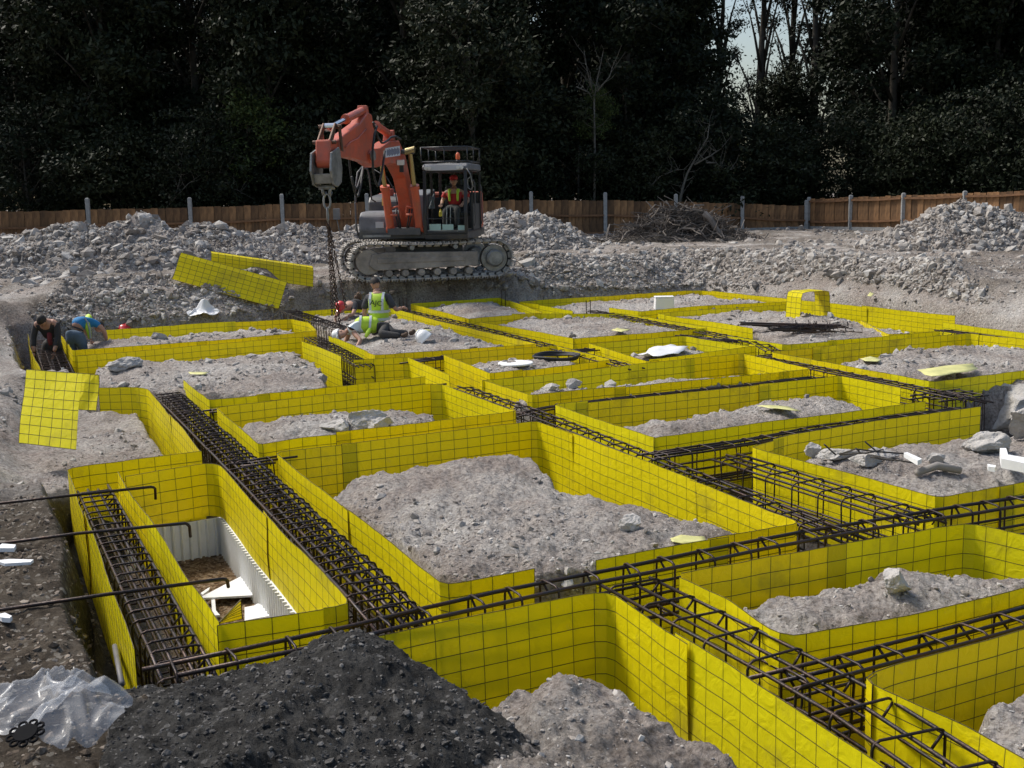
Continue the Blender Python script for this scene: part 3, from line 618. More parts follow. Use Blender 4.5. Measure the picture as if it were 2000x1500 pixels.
fence('long timber board fence with pale concrete posts standing taller than the boards, behind the digger',
      [-190, -20, 170, 370, 550, 716, 880, 1037, 1182, 1320, 1450, 1575], [422, 414, 409, 405, 398, 395, 392, 390, 391, 393, 397, 402],
      [392, 390, 388, 387, 380, 379, 377, 375, 377, 380, 384, 392], [41, 43, 45, 46, 46.5, 47, 47, 47, 47.5, 48, 48.5, 49], [.62, 1.35])
fence('timber board fence running off to the right from the corner, boards level with its posts',
      [1580, 1662, 1765, 1885, 2010, 2150, 2330], [388, 385, 381, 377, 372, 367, 360], [386, 382, 378, 374, 369, 364, 357], [49.2, 47.2, 45, 42.8, 40.6, 38.5, 36.5], [.12, .98, 1.72])

# ================================================================ SPOIL HEAPS
def heap(label, cx, cy, peaks, rad, n, seed, rock=ROCK, smax=.30, name='spoil_heap', ex=1.0):
    """peaks: (dx, dy, height, rx, ry)"""
    st = .075; xs = np.arange(-rad[0], rad[0], st); ys = np.arange(-rad[1], rad[1], st); X_, Y_ = np.meshgrid(xs, ys, indexing='ij')
    def hz(x, y):
        h = np.zeros_like(x)
        for dx, dy, hh, rx, ry in peaks:
            q = np.sqrt(((x - dx) / rx) ** 2 + ((y - dy) / ry) ** 2); h = np.maximum(h, hh * np.clip(1 - q, 0, 1) ** .85)
        h = h + np.where(h > .02, 1, 0) * (.26 * fbm(x + seed * 9, y, 1.3, 5, .6) * 2 + .13 * fbm(x, y + seed, 4.5, 4, .65, True) * 2) * np.clip(h * 3, 0, 1)
        return h
    H_ = hz(X_, Y_); gz = 0 * X_
    Z_ = np.where(H_ > .03, np.maximum(gz, .0) + H_, gz - .08)
    ni, nj = X_.shape; ix = np.arange(ni * nj).reshape(ni, nj); fq_ = np.stack([ix[:-1, :-1], ix[1:, :-1], ix[1:, 1:], ix[:-1, 1:]], -1).reshape(-1, 4)
    keep = (H_.ravel()[fq_] > .0).any(1); fq_ = fq_[keep]
    used = np.unique(fq_); mp = -np.ones(ni * nj, int); mp[used] = np.arange(len(used))
    v = np.stack([X_.ravel(), Y_.ravel(), Z_.ravel()], 1)[used]
    me_ = np_mesh(name, v, mp[fq_], SOIL, True); e = empty(name, (cx, cy, 0), label, 'spoil heap', None)
    ca = me_.color_attributes.new('soil', 'FLOAT_COLOR', 'POINT'); bw = np.clip(.35 + 1.6 * fbm(v[:, 0] + seed, v[:, 1], 1.1, 4), 0, .7); ca.data.foreach_set('color', np.stack([0 * bw, bw, 0 * bw, 0 * bw + 1], 1).astype(np.float32).ravel())
    link('heap_body', me_, e)
    a = RNG.random(n * 3) * 2 - 1; b = RNG.random(n * 3) * 2 - 1; x = a * rad[0]; y = b * rad[1]; h = hz(x, y)
    p_ = (h > .06); x, y, h = x[p_][:n], y[p_][:n], h[p_][:n]; g_ = 0 * x
    s = .02 * (1 - RNG.random(len(x)) * (1 - (.02 / smax) ** 1.9)) ** (-1 / 1.9)
    v, f = rocks(np.stack([x, y, np.maximum(g_, 0) + h - s * .12], 1), s, ICO1, jag=.42, squash=.85)
    o = link('clods', np_mesh('clods', v, f, rock), e); o['kind'] = 'stuff'
    return back(e)
def gx(px, dd): return D(px, 450, dd).x
heap('long chalk spoil heap at the left by the fence, topped by a big boulder', gx(250, 29), 29.5,
     [(-1.6, 0, 1.25, 4.2, 2.6), (0, .3, 1.42, 2.6, 2.2), (1.6, .6, 1.2, 3.0, 2.2), (-3.4, -.6, .8, 3.0, 2.4)], (6.2, 3.4), 14000, 1, smax=.16)
heap('lower chalk spoil heap between the long left heap and the digger', gx(560, 31), 31.5, [(0, 0, 1.05, 3.0, 2.2), (-2.2, .2, .8, 2.4, 2), (2.0, 0, .95, 2.4, 2.0)], (4.8, 3), 9000, 2, smax=.16)
heap('pale chalk spoil heap directly right of the digger', gx(1030, 37), 37, [(-.9, 0, 1.25, 2.3, 2.0), (.4, -.2, 1.05, 1.9, 1.9)], (3.6, 3), 9000, 3, smax=.19)
heap('brownish spoil heap at the far right edge in front of the fence', gx(1880, 31), 31.5, [(.2, 0, 1.38, 2.3, 2.2), (1.5, 0, .9, 2.2, 2.2), (-1.0, .3, .7, 1.7, 1.8)], (5.4, 3), 11000, 4, smax=.15)
# brushwood pile
def brush(label, px, dd):
    cx = gx(px, dd); e = empty('brushwood_pile', (cx, dd, 0), label, 'brushwood')
    M_ = mat('dead_wood', (.22, .19, .165), .9, noise_scale=2, noise_amt=.5); M2 = mat('dark_twigs', (.075, .06, .05), .9, noise_scale=2, noise_amt=.4)
    def env(x, y): return 1.15 * max(0, 1 - abs(x / 2.6) ** 1.4) * max(0, 1 - (y / 1.5) ** 2) + .1
    core = MB(); nx, ny = 36, 22; vs_ = []
    for ii in range(nx):
        for jj in range(ny):
            x = -2.7 + 5.4 * ii / (nx - 1); y = -1.5 + 3.0 * jj / (ny - 1); vs_.append((x, y, max(-.1, env(x, y) * .62 - .16 + .22 * mnoise.noise(Vector((x * 1.5, y * 1.5, 2))) + .1 * mnoise.noise(Vector((x * 5, y * 5, 7))))))
    core.add(vs_, [(a * ny + b, (a + 1) * ny + b, (a + 1) * ny + b + 1, a * ny + b + 1) for a in range(nx - 1) for b in range(ny - 1)])
    core.build('earth_core', mat('root_earth', (.10, .085, .07), .95, noise_scale=5, noise_amt=.5), e, smooth=True, fix=False)
    for nm, mt, n, r0, ln in (('branches', M_, 520, (.010, .032), (.5, 1.7)), ('twigs', M2, 1500, (.006, .016), (.3, 1.0))):
        mb = MB()
        for k in range(n):
            x = random.gauss(0, 1.05); y = random.gauss(-.1, .6); zz = env(x, y) * random.uniform(.35, 1.0) + .02; L_ = random.uniform(*ln); a = random.uniform(0, 6.28); t = random.gauss(0, .35)
            d_ = Vector((math.cos(a) * math.cos(t), math.sin(a) * math.cos(t) * .8, math.sin(t))); c = Vector((x, y, zz)); r_ = random.uniform(*r0)
            q = [c - d_ * L_ / 2, c - d_ * L_ * .15 + Vector((random.gauss(0, .05), 0, random.gauss(0, .06))), c + d_ * L_ * .2 + Vector((random.gauss(0, .05), 0, random.gauss(0, .06))), c + d_ * L_ / 2]
            for p in q: p.z = max(p.z, .02)
            mb.tube(q, [r_, r_ * .9, r_ * .7, r_ * .35], 4)
        o = mb.build(nm, mt, e, fix=False); o['kind'] = 'stuff'
    MB().tube([(.75, -.9, 1.0), (.95, -1.0, .8), (1.15, -1.05, .45), (1.35, -1.1, .2)], [.12, .10, .10, .05], 7).build('log', M_, e)
    return back(e)
brush('tangled grey pile of cut branches and roots against the fence', 1325, 40)

# ================================================================ BOULDERS
ICO4 = ico(5)
ROCKBIG = rock_mat('chalk_boulder', [(.5, (.20, .18, .16)), (.8, (.34, .32, .295)), (1.05, (.44, .42, .40))], 9)
def boulder(label, px, py, size, z=None, mt=ROCKBIG, seed=0, rot=0, group=None, name='boulder', sink=.32):
    rg = np.random.default_rng(seed + 100)
    v, f = ICO4; v = v.copy()
    for _ in range(11):
        n = rg.normal(size=3); n /= np.linalg.norm(n); c_ = .35 + .4 * rg.random(); v = v - np.maximum(0, v @ n - c_)[:, None] * n
    for i in range(len(v)):
        q = Vector(v[i]); v[i] = v[i] * (1 + .22 * mnoise.noise(q * 1.7 + Vector((seed, 0, 0))) + .10 * mnoise.noise(q * 4.5) + .05 * mnoise.noise(q * 11))
    v = v / np.abs(v).max(0) * np.array(size) / 2
    p = PG(px, py); gz = p.z
    o = link(name, np_mesh(name, v, f, mt, False), loc=(p.x, p.y, gz + size[2] * (.5 - sink)), rot=(0, 0, rot))
    return setp(o, label, 'boulder', group)
boulder('big pale boulder with rounded top on the island with two boulders', 705, 829, (.40, .30, .25), seed=1, rot=.3)
boulder('flat grey slab of chalk lying left of the big rounded boulder', 665, 836, (.34, .26, .12), seed=2, rot=-.2)
boulder('small pale lump just in front of the big rounded boulder', 738, 838, (.26, .2, .14), seed=3)
boulder('isolated pale boulder near the front edge of the largest island', 1233, 1027, (.17, .15, .13), seed=4, rot=.5)
boulder('pale boulder further back on the largest island, by the right yellow wall', 1342, 1012, (.14, .13, .10), seed=5)
boulder('upright pale boulder on the front right island', 1748, 1150, (.19, .18, .14), seed=6, rot=.6, sink=.25)
boulder('huge grey boulder at the right edge by the deep trench', 1992, 838, (.62, .6, .50), seed=7, sink=.15)
boulder('cream boulder low at the right edge, in front of the huge grey one', 2010, 858, (.32, .3, .30), seed=8, sink=.1)
boulder('angular grey boulder on the littered right island', 1925, 882, (.38, .32, .22), seed=9)
boulder('long flat stone at the left end of the littered right island', 1643, 898, (.34, .12, .09), seed=10, rot=-.25, sink=.1)
boulder('second flat stone beside the crossed sticks on the littered island', 1690, 908, (.22, .12, .09), seed=11, rot=-.6, sink=.1)
boulder('third flat stone right under the crossed sticks', 1722, 900, (.22, .12, .10), seed=12, rot=-.3, sink=.1)
boulder('small standing stone at the left tip of the littered island', 1588, 892, (.12, .10, .14), seed=13, sink=.1)
boulder('small round stone left of the grey pipe on the littered island', 1825, 905, (.13, .11, .12), seed=14, sink=.15)
boulder('pinkish brown stone on the bank right of the foreground earth', 1402, 1428, (.055, .045, .04), seed=15)
boulder('grey stone on the edge of the foreground earth by the tall yellow wall', 1412, 1415, (.06, .05, .06), seed=16)
boulder('pale stone half buried at the bottom of the foreground earth', 1478, 1487, (.10, .07, .05), seed=17)
boulder('jumble of pale clay lumps at the left corner of the wide island', 245, 718, (.40, .3, .18), seed=18)
boulder('dark clay lump at the left corner of the wide island', 215, 712, (.34, .3, .26), seed=19)
boulder('flat pale slab on the left corner of the wide island', 232, 724, (.26, .2, .09), seed=20, sink=-.2)
boulder('pale lump at the near end of the narrow far left island', 308, 662, (.3, .26, .2), seed=21)
boulder('pale lump at the left end of the narrow steel bar island', 1115, 757, (.22, .18, .12), seed=22)
boulder('grey clod at the left shore of the narrow steel bar island', 1075, 762, (.2, .16, .10), seed=23)
boulder('pale stone on the front right island left of the upright boulder', 1548, 1150, (.10, .08, .06), seed=24)
boulder('brown boulder at the foot of the long left spoil heap', 172, 533, (.5, .4, .34), z=.38, seed=25)
boulder('paler boulder just right of the brown one at the foot of the left heap', 205, 530, (.34, .28, .28), z=.38, seed=27)
o = boulder('large squarish boulder balanced on top of the long left heap', 283, 530, (.95, .7, .62), seed=26)
p = D(283, 436, 29.6); o.location = (p.x, p.y, p.z); back(o)

# ================================================================ TREES
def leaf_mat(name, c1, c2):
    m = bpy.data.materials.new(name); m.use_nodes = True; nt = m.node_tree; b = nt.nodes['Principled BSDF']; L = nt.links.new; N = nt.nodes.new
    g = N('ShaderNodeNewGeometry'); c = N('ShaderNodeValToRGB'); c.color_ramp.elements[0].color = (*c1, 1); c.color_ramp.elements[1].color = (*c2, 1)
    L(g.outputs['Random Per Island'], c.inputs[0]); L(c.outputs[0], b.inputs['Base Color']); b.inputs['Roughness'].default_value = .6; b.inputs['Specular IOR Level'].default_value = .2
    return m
LEAF = [leaf_mat('dark_leaves', (.005, .009, .004), (.019, .027, .010)), leaf_mat('olive_leaves', (.009, .013, .005), (.030, .038, .016)), leaf_mat('painted_lit_leaves', (.02, .036, .010), (.075, .10, .028))]  # last one: light painted into a paler leaf colour
BARK = mat('bark', (.10, .085, .065), .9, noise_scale=3, noise_amt=.5, bump=.6, bump_scale=8)
PALEBARK = mat('pale_bark', (.13, .12, .10), .9, noise_scale=3, noise_amt=.3)
def leaves(lobes, n, size, rg, flat=.0):
    n, size = int(n * 1.5), size * .8
    """lobes: (x, y, z, rx, ry, rz)"""
    lb = np.array(lobes); wgt = lb[:, 3] * lb[:, 4] * lb[:, 5]; k = rg.choice(len(lb), n, p=wgt / wgt.sum())
    d_ = rg.normal(size=(n, 3)); d_ /= np.linalg.norm(d_, axis=1, keepdims=True); r_ = rg.random(n) ** .45
    # clumpy twigs: pull towards clump centres
    c = lb[k, :3] + d_ * r_[:, None] * lb[k, 3:]
    nc = max(20, n // 45); cc = c[rg.integers(0, n, nc)]; j = rg.integers(0, nc, n); c = cc[j] + rg.normal(size=(n, 3)) * np.array([.34, .34, .22]) * (.6 + size * 1.6)
    a = rg.normal(size=(n, 3)); a /= np.linalg.norm(a, axis=1, keepdims=True); b = np.cross(a, rg.normal(size=(n, 3))); b /= np.linalg.norm(b, axis=1, keepdims=True)
    s = size * (.5 + rg.random(n))[:, None]
    v = np.stack([c - a * s, c + b * s * .45, c + a * s, c - b * s * .45], 1).reshape(-1, 3); f = np.arange(4 * n).reshape(n, 4)
    return v, f
def tree_proto(kind, seed, H, wdt, n, lm, bare=False, low=.12, size=.16, sparse=1.0):
    rg = np.random.default_rng(seed); rnd = random.Random(seed); lobes = []; tr = MB(); lean = (rnd.uniform(-.6, .6), rnd.uniform(-.3, .3))
    pts = [Vector((lean[0] * t * t, lean[1] * t * t, H * .86 * t)) for t in (0, .2, .4, .6, .8, 1)]; r0 = H * .014
    tr.tube(pts, [r0 * 1.25, r0, r0 * .85, r0 * .65, r0 * .4, r0 * .15], 8)
    nl = 17
    for i in range(nl):
        t = low + (1 - low) * (i + .5) / nl; a = i * 2.4 + rnd.random(); prof = math.sin(math.pi * min(1, max(.08, (t - low * .5)) ** .8)) ** .6
        rad = wdt * .5 * prof * rnd.uniform(.45, .8); z = H * t; c = Vector((lean[0] * t * t + rad * math.cos(a), lean[1] * t * t + rad * math.sin(a), z))
        lr = wdt * rnd.uniform(.17, .27); lobes.append((c.x, c.y, c.z, lr, lr, lr * .8))
        s = pts[0].lerp(pts[-1], max(0, t - .15)); mid = s.lerp(c, .5) + Vector((0, 0, .25)); tr.tube([s, mid, c], [r0 * .4, r0 * .25, r0 * .06], 5)
        for q in range(3):
            e_ = c + Vector((rnd.uniform(-1, 1), rnd.uniform(-1, 1), rnd.uniform(-.6, .9))) * lr; tr.tube([mid.lerp(c, .6), c.lerp(e_, .5) + Vector((0, 0, .1)), e_], [r0 * .14, r0 * .08, r0 * .03], 4)
    v, f = leaves(lobes, int(n * sparse), size, rg)
    return tr.mesh('trunk', BARK, True, fix=False), np_mesh('crown', v, f, lm)
PROTO = [tree_proto('a', 11, 17, 9, 26000, LEAF[0]), tree_proto('b', 12, 15, 8, 26000, LEAF[1]), tree_proto('c', 13, 19, 10, 30000, LEAF[0]), tree_proto('d', 14, 12, 8, 24000, LEAF[1]),
         tree_proto('e', 15, 6, 7, 15000, LEAF[0], low=.02, size=.12), tree_proto('f', 16, 5, 6, 15000, LEAF[1], low=.02, size=.12)]
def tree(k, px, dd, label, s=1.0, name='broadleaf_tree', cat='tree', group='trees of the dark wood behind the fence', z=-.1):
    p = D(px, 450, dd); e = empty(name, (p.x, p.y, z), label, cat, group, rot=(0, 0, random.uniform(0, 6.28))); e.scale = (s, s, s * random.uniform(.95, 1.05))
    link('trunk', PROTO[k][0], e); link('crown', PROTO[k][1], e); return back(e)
WALL = 'dark broadleaf tree packed in the wall of trees behind the fence'
FRONT = [(0, -120, 56, 'dark tree at the very left edge of the wood'), (2, 60, 59, 'tall dark tree above the left end of the fence'), (1, 230, 54, 'dark tree behind the first bay of the fence, left of the second post'), (0, 400, 57, 'dark tree right above the second concrete post from the left'),
 (3, 530, 53, 'lower round dark tree behind the third post from the left'), (2, 660, 58, 'tall dark tree rising left of the digger arm'), (0, 800, 55, 'dark tree rising straight behind the digger arm'), (1, 960, 53.5, 'dark tree just right of the digger cab, behind the olive tree'),
 (2, 1110, 58, 'tall dark tree behind the pale spoil heap right of the digger'), (0, 1225, 55, 'dark tree left of the sky gap, behind the forked pale sapling'), (3, 1320, 57, 'lower dark tree behind the brushwood pile'), (0, 1735, 57, 'dark tree first right of the sky gap'), (2, 1830, 60, 'tall dark tree behind the corner of the right hand fence'),
 (1, 1930, 56, 'dark tree above the far right spoil heap'), (2, 2060, 54, 'dark tree at the very right edge of the wood'), (0, 2220, 57, 'dark tree just beyond the right edge')]
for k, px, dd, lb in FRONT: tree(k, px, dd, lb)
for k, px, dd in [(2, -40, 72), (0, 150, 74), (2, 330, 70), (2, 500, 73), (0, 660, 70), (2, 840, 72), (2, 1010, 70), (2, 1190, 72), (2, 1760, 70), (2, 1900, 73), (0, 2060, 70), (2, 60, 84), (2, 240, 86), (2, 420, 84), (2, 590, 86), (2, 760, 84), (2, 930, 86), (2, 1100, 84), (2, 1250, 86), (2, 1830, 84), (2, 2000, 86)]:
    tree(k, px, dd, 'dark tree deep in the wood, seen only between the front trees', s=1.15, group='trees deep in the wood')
tree(3, 1530, 60, 'lower bushy tree filling the right side of the sky gap in the tree wall', .62)
tree(3, 1400, 60, 'low bushy tree under the left side of the sky gap', .45)
for k, px, dd, lb in [(4, 60, 50.5, 'left of the first post'), (5, 240, 51, 'between the first and second post'), (4, 420, 50.5, 'right of the second post'), (5, 610, 51, 'right of the third post'), (4, 790, 51, 'hidden behind the digger boom'), (5, 960, 51, 'just right of the digger cab'),
        (4, 1130, 51.5, 'above the pale heap right of the digger'), (5, 1260, 51.5, 'left of the brushwood pile'), (4, 1400, 52, 'right of the leaning bare sapling'), (5, 1520, 53, 'directly below the sky gap'), (4, 1650, 53, 'behind the fence corner'), (5, 1790, 50, 'behind the right hand fence, left of its heap'), (4, 1940, 48, 'above the far right spoil heap'), (4, 2080, 46, 'at the right edge of the picture')]:
    tree(k, px, dd, 'dark shrub behind the fence, ' + lb, s=random.uniform(.8, 1.05), name='shrub', cat='shrub', group='shrubs just behind the fence')
# slim open trees standing in the sky gap
PROTO.append(tree_proto('g', 31, 19, 4.2, 2600, LEAF[0], low=.25, size=.11)); tree(6, 1475, 66, 'slim tall tree with open crown standing in the gap where the sky shows', 1.0)
tree(6, 1395, 72, 'thin dark sapling crown at the left side of the sky gap', .95); tree(6, 1540, 68, 'feathery tree at the right side of the sky gap', 1.02); tree(6, 1585, 64, 'feathery dark tree just right of the sky gap', 1.0)
PROTO.append(tree_proto('h', 41, 4.6, 3.4, 3600, LEAF[2], low=.1, size=.10)); e = tree(7, 490, 50.5, 'lighter yellow green bush with painted-in light left of the digger', .9, name='shrub', cat='shrub', z=2.4, group='shrubs just behind the fence')
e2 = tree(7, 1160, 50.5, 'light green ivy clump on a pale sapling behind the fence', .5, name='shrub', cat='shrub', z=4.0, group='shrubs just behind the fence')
PROTO.append(tree_proto('i', 43, 9, 7, 20000, LEAF[1], low=.12, size=.12)); tree(8, 930, 49.8, 'fine leaved olive green tree right behind the digger cab', 1.15)
def bare(label, D0, lines, r0=.07):
    b = D(*lines[0][0], D0); e = empty('bare_tree', (b.x, b.y, 0), label, 'tree', 'bare pale saplings behind the fence'); mb = MB(); tw = MB()
    for li, ln in enumerate(lines):
        pts = [D(x, y, D0) - Vector((b.x, b.y, 0)) + Vector((0, random.uniform(-.3, .3), 0)) for x, y in ln]; n = len(pts); rr = r0 * (1 if li == 0 else .55)
        mb.tube(pts, [rr * (1 - .8 * i / (n - 1)) for i in range(n)], 6)
        for i in range(1, n):
            for q in range(4):
                s = pts[i - 1].lerp(pts[i], random.random()); d_ = Vector((random.uniform(-.6, .6), random.uniform(-.4, .4), random.uniform(.0, .8))); tw.tube([s, s + d_ * .6, s + d_ + Vector((random.uniform(-.2, .2), 0, .1))], [.012, .009, .004], 4)
    mb.build('trunk', PALEBARK, e, smooth=True, fix=False); o = tw.build('twigs', PALEBARK, e, fix=False); o['kind'] = 'stuff'; back(e)
bare('bare pale branched sapling leaning over the brushwood pile', 49.3, [[(1325, 400), (1335, 365), (1343, 338), (1365, 300), (1380, 270), (1388, 240)], [(1265, 372), (1290, 345), (1320, 332), (1343, 330)], [(1355, 322), (1385, 305), (1410, 290), (1425, 272)], [(1378, 318), (1400, 318), (1412, 335), (1448, 325)]])
bare('pale forked sapling left of the sky gap', 50, [[(1160, 400), (1162, 300), (1160, 200), (1165, 165), (1178, 100)], [(1160, 185), (1148, 150), (1140, 100)], [(1165, 180), (1190, 150), (1200, 120)], [(1125, 170), (1150, 180), (1160, 200)]], .06)
bare('low bare branches at the left above the fence', 49, [[(330, 400), (345, 370), (352, 340), (356, 300)], [(335, 395), (370, 360), (400, 335), (440, 338)], [(420, 360), (460, 370), (500, 390)]], .04)
bare('thin bare twigs above the right hand fence', 49, [[(1862, 392), (1875, 345), (1880, 315)], [(1850, 360), (1880, 340), (1910, 345), (1945, 335)]], .035)
# ================================================================ EXCAVATOR
OR = mat('orange_paint', (.60, .10, .04), .5, noise_scale=3, noise_amt=.4, dark=(.38, .10, .06), coat=.15)
DG = mat('dark_grey_paint', (.05, .053, .06), .45, noise_scale=4, noise_amt=.35, dark=(.10, .095, .09))
GP = mat('dusty_grey_paint', (.17, .175, .19), .6, noise_scale=3, noise_amt=.45)
BLK = mat('black_rubber', (.02, .02, .022), .6)
TRK = mat('dusty_track_steel', (.50, .475, .44), .85, .0, noise_scale=3, noise_amt=.6, dark=(.16, .14, .12), bump=.3, bump_scale=20)
FRM = mat('muddy_frame', (.36, .32, .28), .85, noise_scale=2.5, noise_amt=.55, bump=.4, bump_scale=12)
CHR = mat('chrome_rod', (.75, .77, .8), .18, 1)
BRS = mat('brass_rod', (.40, .33, .16), .35, .8)
WHT = mat('white_plastic', (.8, .8, .8), .5)
STL = mat('worn_steel', (.32, .32, .31), .5, .6, noise_scale=6, noise_amt=.5)
GLS = bpy.data.materials.new('cab_glass'); GLS.use_nodes = True; b = GLS.node_tree.nodes['Principled BSDF']
b.inputs['Base Color'].default_value = (.75, .85, .82, 1); b.inputs['Roughness'].default_value = .03; b.inputs['Transmission Weight'].default_value = 1; b.inputs['IOR'].default_value = 1.02; b.inputs['Specular IOR Level'].default_value = .9
EC = D(828, 530, 25.5); EC.z = .02; EC = Vector((0, 0, CAMZ)) + (EC - Vector((0, 0, CAMZ))) * QB; EC.z = .385
ex = empty('excavator', EC, 'orange tracked excavator with black cab, arm reaching forward and holding chains', 'excavator')
ex.scale = (QB, QB, QB)
UA = R(-98.5); UM = Matrix.Rotation(UA, 4, 'Z'); TA = R(14); TM = Matrix.Rotation(TA, 4, 'Z')
class XB(MB):
    def __init__(s, m): super().__init__(); s.m = m
    def part(s, name, mats, parent=ex, smooth=False, bevel=0, fix=True):
        def low(p):       # the arm droops a little between boom bend and stick tip
            x, y, z = p
            if z > 2.0 and 1.3 < x < 6.3 and -.7 < y < .24: z -= .34 * min((x - 1.3) / 2.6, (6.3 - x) / 2.4, 1)
            return (x, y, z)
        s.v = [tuple(s.m @ Vector(low(p))) for p in s.v]; return MB.build(s, name, mats, parent, smooth, bevel, fix)
# --- tracks: belt of separate shoes, frame, sprocket, idler, rollers
def track_path():
    r = .38; L2 = 1.38; pts = []
    zc = .40
    for i in range(49): t = i / 48; pts.append((-L2 + 2 * L2 * t, zc - r, 0))
    a = [(L2 + r * math.sin(u), zc - r * math.cos(u)) for u in np.linspace(0, math.pi, 22)[1:]]
    pts = [(-L2 + 2 * L2 * i / 30, zc - r) for i in range(31)] + a
    pts += [(L2 - 2 * L2 * i / 30, zc + r - .035 * math.sin(math.pi * i / 30) ** 2) for i in range(1, 31)]
    pts += [(-L2 - r * math.sin(u), zc + r * math.cos(u)) for u in np.linspace(0, math.pi, 22)[1:-1]]
    return pts
TP = [Vector((x, 0, z)) for x, z in track_path()]
for sgn in (-1, 1):
    yc = sgn * 1.0
    per = [0]
    for i in range(len(TP)): per.append(per[-1] + (TP[(i + 1) % len(TP)] - TP[i]).length)
    nsh = 44; shoe = MB().box((0, 0, 0), (.158, .5, .03)); shoe.box((-.05, 0, .03), (.018, .5, .045)); shoe.box((.0, 0, .025), (.014, .5, .03)); shoe.box((.055, 0, .028), (.016, .5, .036)); shoe.box((0, 0, -.035), (.12, .16, .05))
    sm = shoe.mesh('track_shoe', TRK)
    belt = XB(TM)
    belt.tube([TP[i] * .985 + Vector((0, yc, .006)) for i in range(len(TP))], .05, 4, closed=True); bo = belt.part('track_chain', BLK, ex)
    for k in range(nsh):
        s = per[-1] * k / nsh; i = max(j for j in range(len(TP)) if per[j] <= s + 1e-9); a, b = TP[i], TP[(i + 1) % len(TP)]; q = a.lerp(b, (s - per[i]) / max(1e-6, (b - a).length)); t = (b - a).normalized()
        nrm_ = Vector((t.z, 0, -t.x))     # outward
        mt = Matrix((t, Vector((0, 1, 0)), t.cross(Vector((0, 1, 0))))).transposed().to_4x4()
        if (mt @ Vector((0, 0, 1))).dot(nrm_) < 0: mt = Matrix((-t, Vector((0, 1, 0)), (-t).cross(Vector((0, 1, 0))))).transposed().to_4x4()
        mt.translation = q + Vector((0, yc, 0)); o = link('track_shoe', sm, ex); o.matrix_local = TM @ mt
    side = yc + sgn * -.0
    m = XB(TM); m.prism([(-1.25, .22), (-1.38, .34), (-1.30, .56), (-.95, .60), (1.0, .56), (1.0, .26), (-.95, .22)], yc - .20, yc + .20); m.part('track_frame', FRM, bevel=.015)
    m = XB(TM); m.box((-.25, yc + sgn * -.0, .42), (1.9, .43, .10)); m.box((-.2, yc, .47), (.16, .44, .07)); m.part('frame_rib', FRM, bevel=.01)
    ry = Matrix.Rotation(R(90), 3, 'X')
    m = XB(TM); m.lathe([(.29, -.10), (.29, .10)], (1.38, yc, .40), 24, ry); m.lathe([(.15, -.235), (.19, -.20), (.19, .20), (.15, .235)], (1.38, yc, .40), 24, ry); m.part('drive_sprocket', STL)
    m = XB(TM); m.lathe([(.26, -.16), (.28, -.1), (.28, .1), (.26, .16)], (-1.38, yc, .40), 24, ry); m.part('idler_wheel', FRM)
    for x in (-.95, -.6, -.25, .1, .45, .8):
        m = XB(TM); m.lathe([(.07, -.2), (.09, -.1), (.09, .1), (.07, .2)], (x, yc, .15), 14, ry); m.part('track_roller', FRM)
    for x in (-.45, .5):
        m = XB(TM); m.lathe([(.05, -.24), (.06, 0), (.05, .24)], (x, yc, .68), 12, ry); m.part('carrier_roller', STL)
m = XB(TM); m.box((0, 0, .56), (1.5, 1.6, .26)); m.lathe([(.62, .66), (.62, .84), (.55, .86)], (0, 0, 0), 32); m.part('undercarriage', DG, bevel=.02)
# --- upper structure
m = XB(UM); m.prism([(-1.25, -1.2), (.95, -1.22), (.95, 1.2), (-1.25, 1.2), (-1.45, .8), (-1.45, -.8)], .86, 1.02, axis='z'); m.part('slew_platform', DG, bevel=.02)
m = XB(UM); m.prism([(-1.5, .6), (-1.5, -.6), (-1.35, -1.0), (-1.05, -1.22), (-.75, -1.22), (-.75, 1.22), (-1.05, 1.22), (-1.35, 1.0)], 1.02, 1.85, axis='z'); m.part('counterweight', OR, bevel=.06)
m = XB(UM); m.prism([(-.75, 1.02), (.15, 1.02), (.15, 1.66), (.02, 1.78), (-.75, 1.84)], -1.2, -.42); m.part('engine_hood', DG, bevel=.05)
m = XB(UM); m.prism([(-.7, 1.02), (.1, 1.02), (.1, 1.80), (-.7, 1.92)], -.40, .18); m.part('centre_hood', GP, bevel=.04)
m = XB(UM); m.prism([(.16, .93), (.90, .93), (.98, 1.05), (.94, 1.34), (.80, 1.45), (.16, 1.47)], -1.2, -.46); m.part('tool_box', GP, bevel=.05)
m = XB(UM); m.box((.985, -.72, 1.17), (.02, .18, .13)); m.part('latch_plate', mat('pale_plate', (.42, .43, .45), .5))
m = XB(UM); m.box((.17, -.78, 1.66), (.02, .17, .17)); m.part('yellow_label', mat('label_yellow', (.75, .48, .12), .6))
m = XB(UM); m.box((.62, -.80, .93), (.7, .62, .05)); m.part('side_step', STL)
m = XB(UM); m.lathe([(.06, 1.78), (.07, 1.86), (.07, 1.93), (.05, 1.95)], (-.1, -.72, 0), 14); m.part('filler_cap', mat('dull_red', (.30, .06, .04), .5))
m = XB(UM); m.tube([(.95, -1.22, .95), (.93, -1.26, 1.2), (.85, -1.27, 1.9), (.72, -1.24, 2.3), (.55, -1.18, 2.42), (.35, -1.12, 2.38), (.28, -1.1, 2.2), (.25, -1.08, 1.72), (.20, -1.0, 1.66)], .019, 8); m.part('handrail', DG, smooth=True)
m = XB(UM); m.box((.9, -1.27, 1.35), (.06, .03, .62)); m.part('mirror_arm', GP, bevel=.01)
m = XB(UM); m.tube([(.9, -1.3, 1.0), (1.0, -1.62, 1.05), (1.02, -1.66, 1.3)], .015, 6); m.box((1.02, -1.66, 1.42), (.05, .15, .24)); m.part('mirror', GP, bevel=.02)
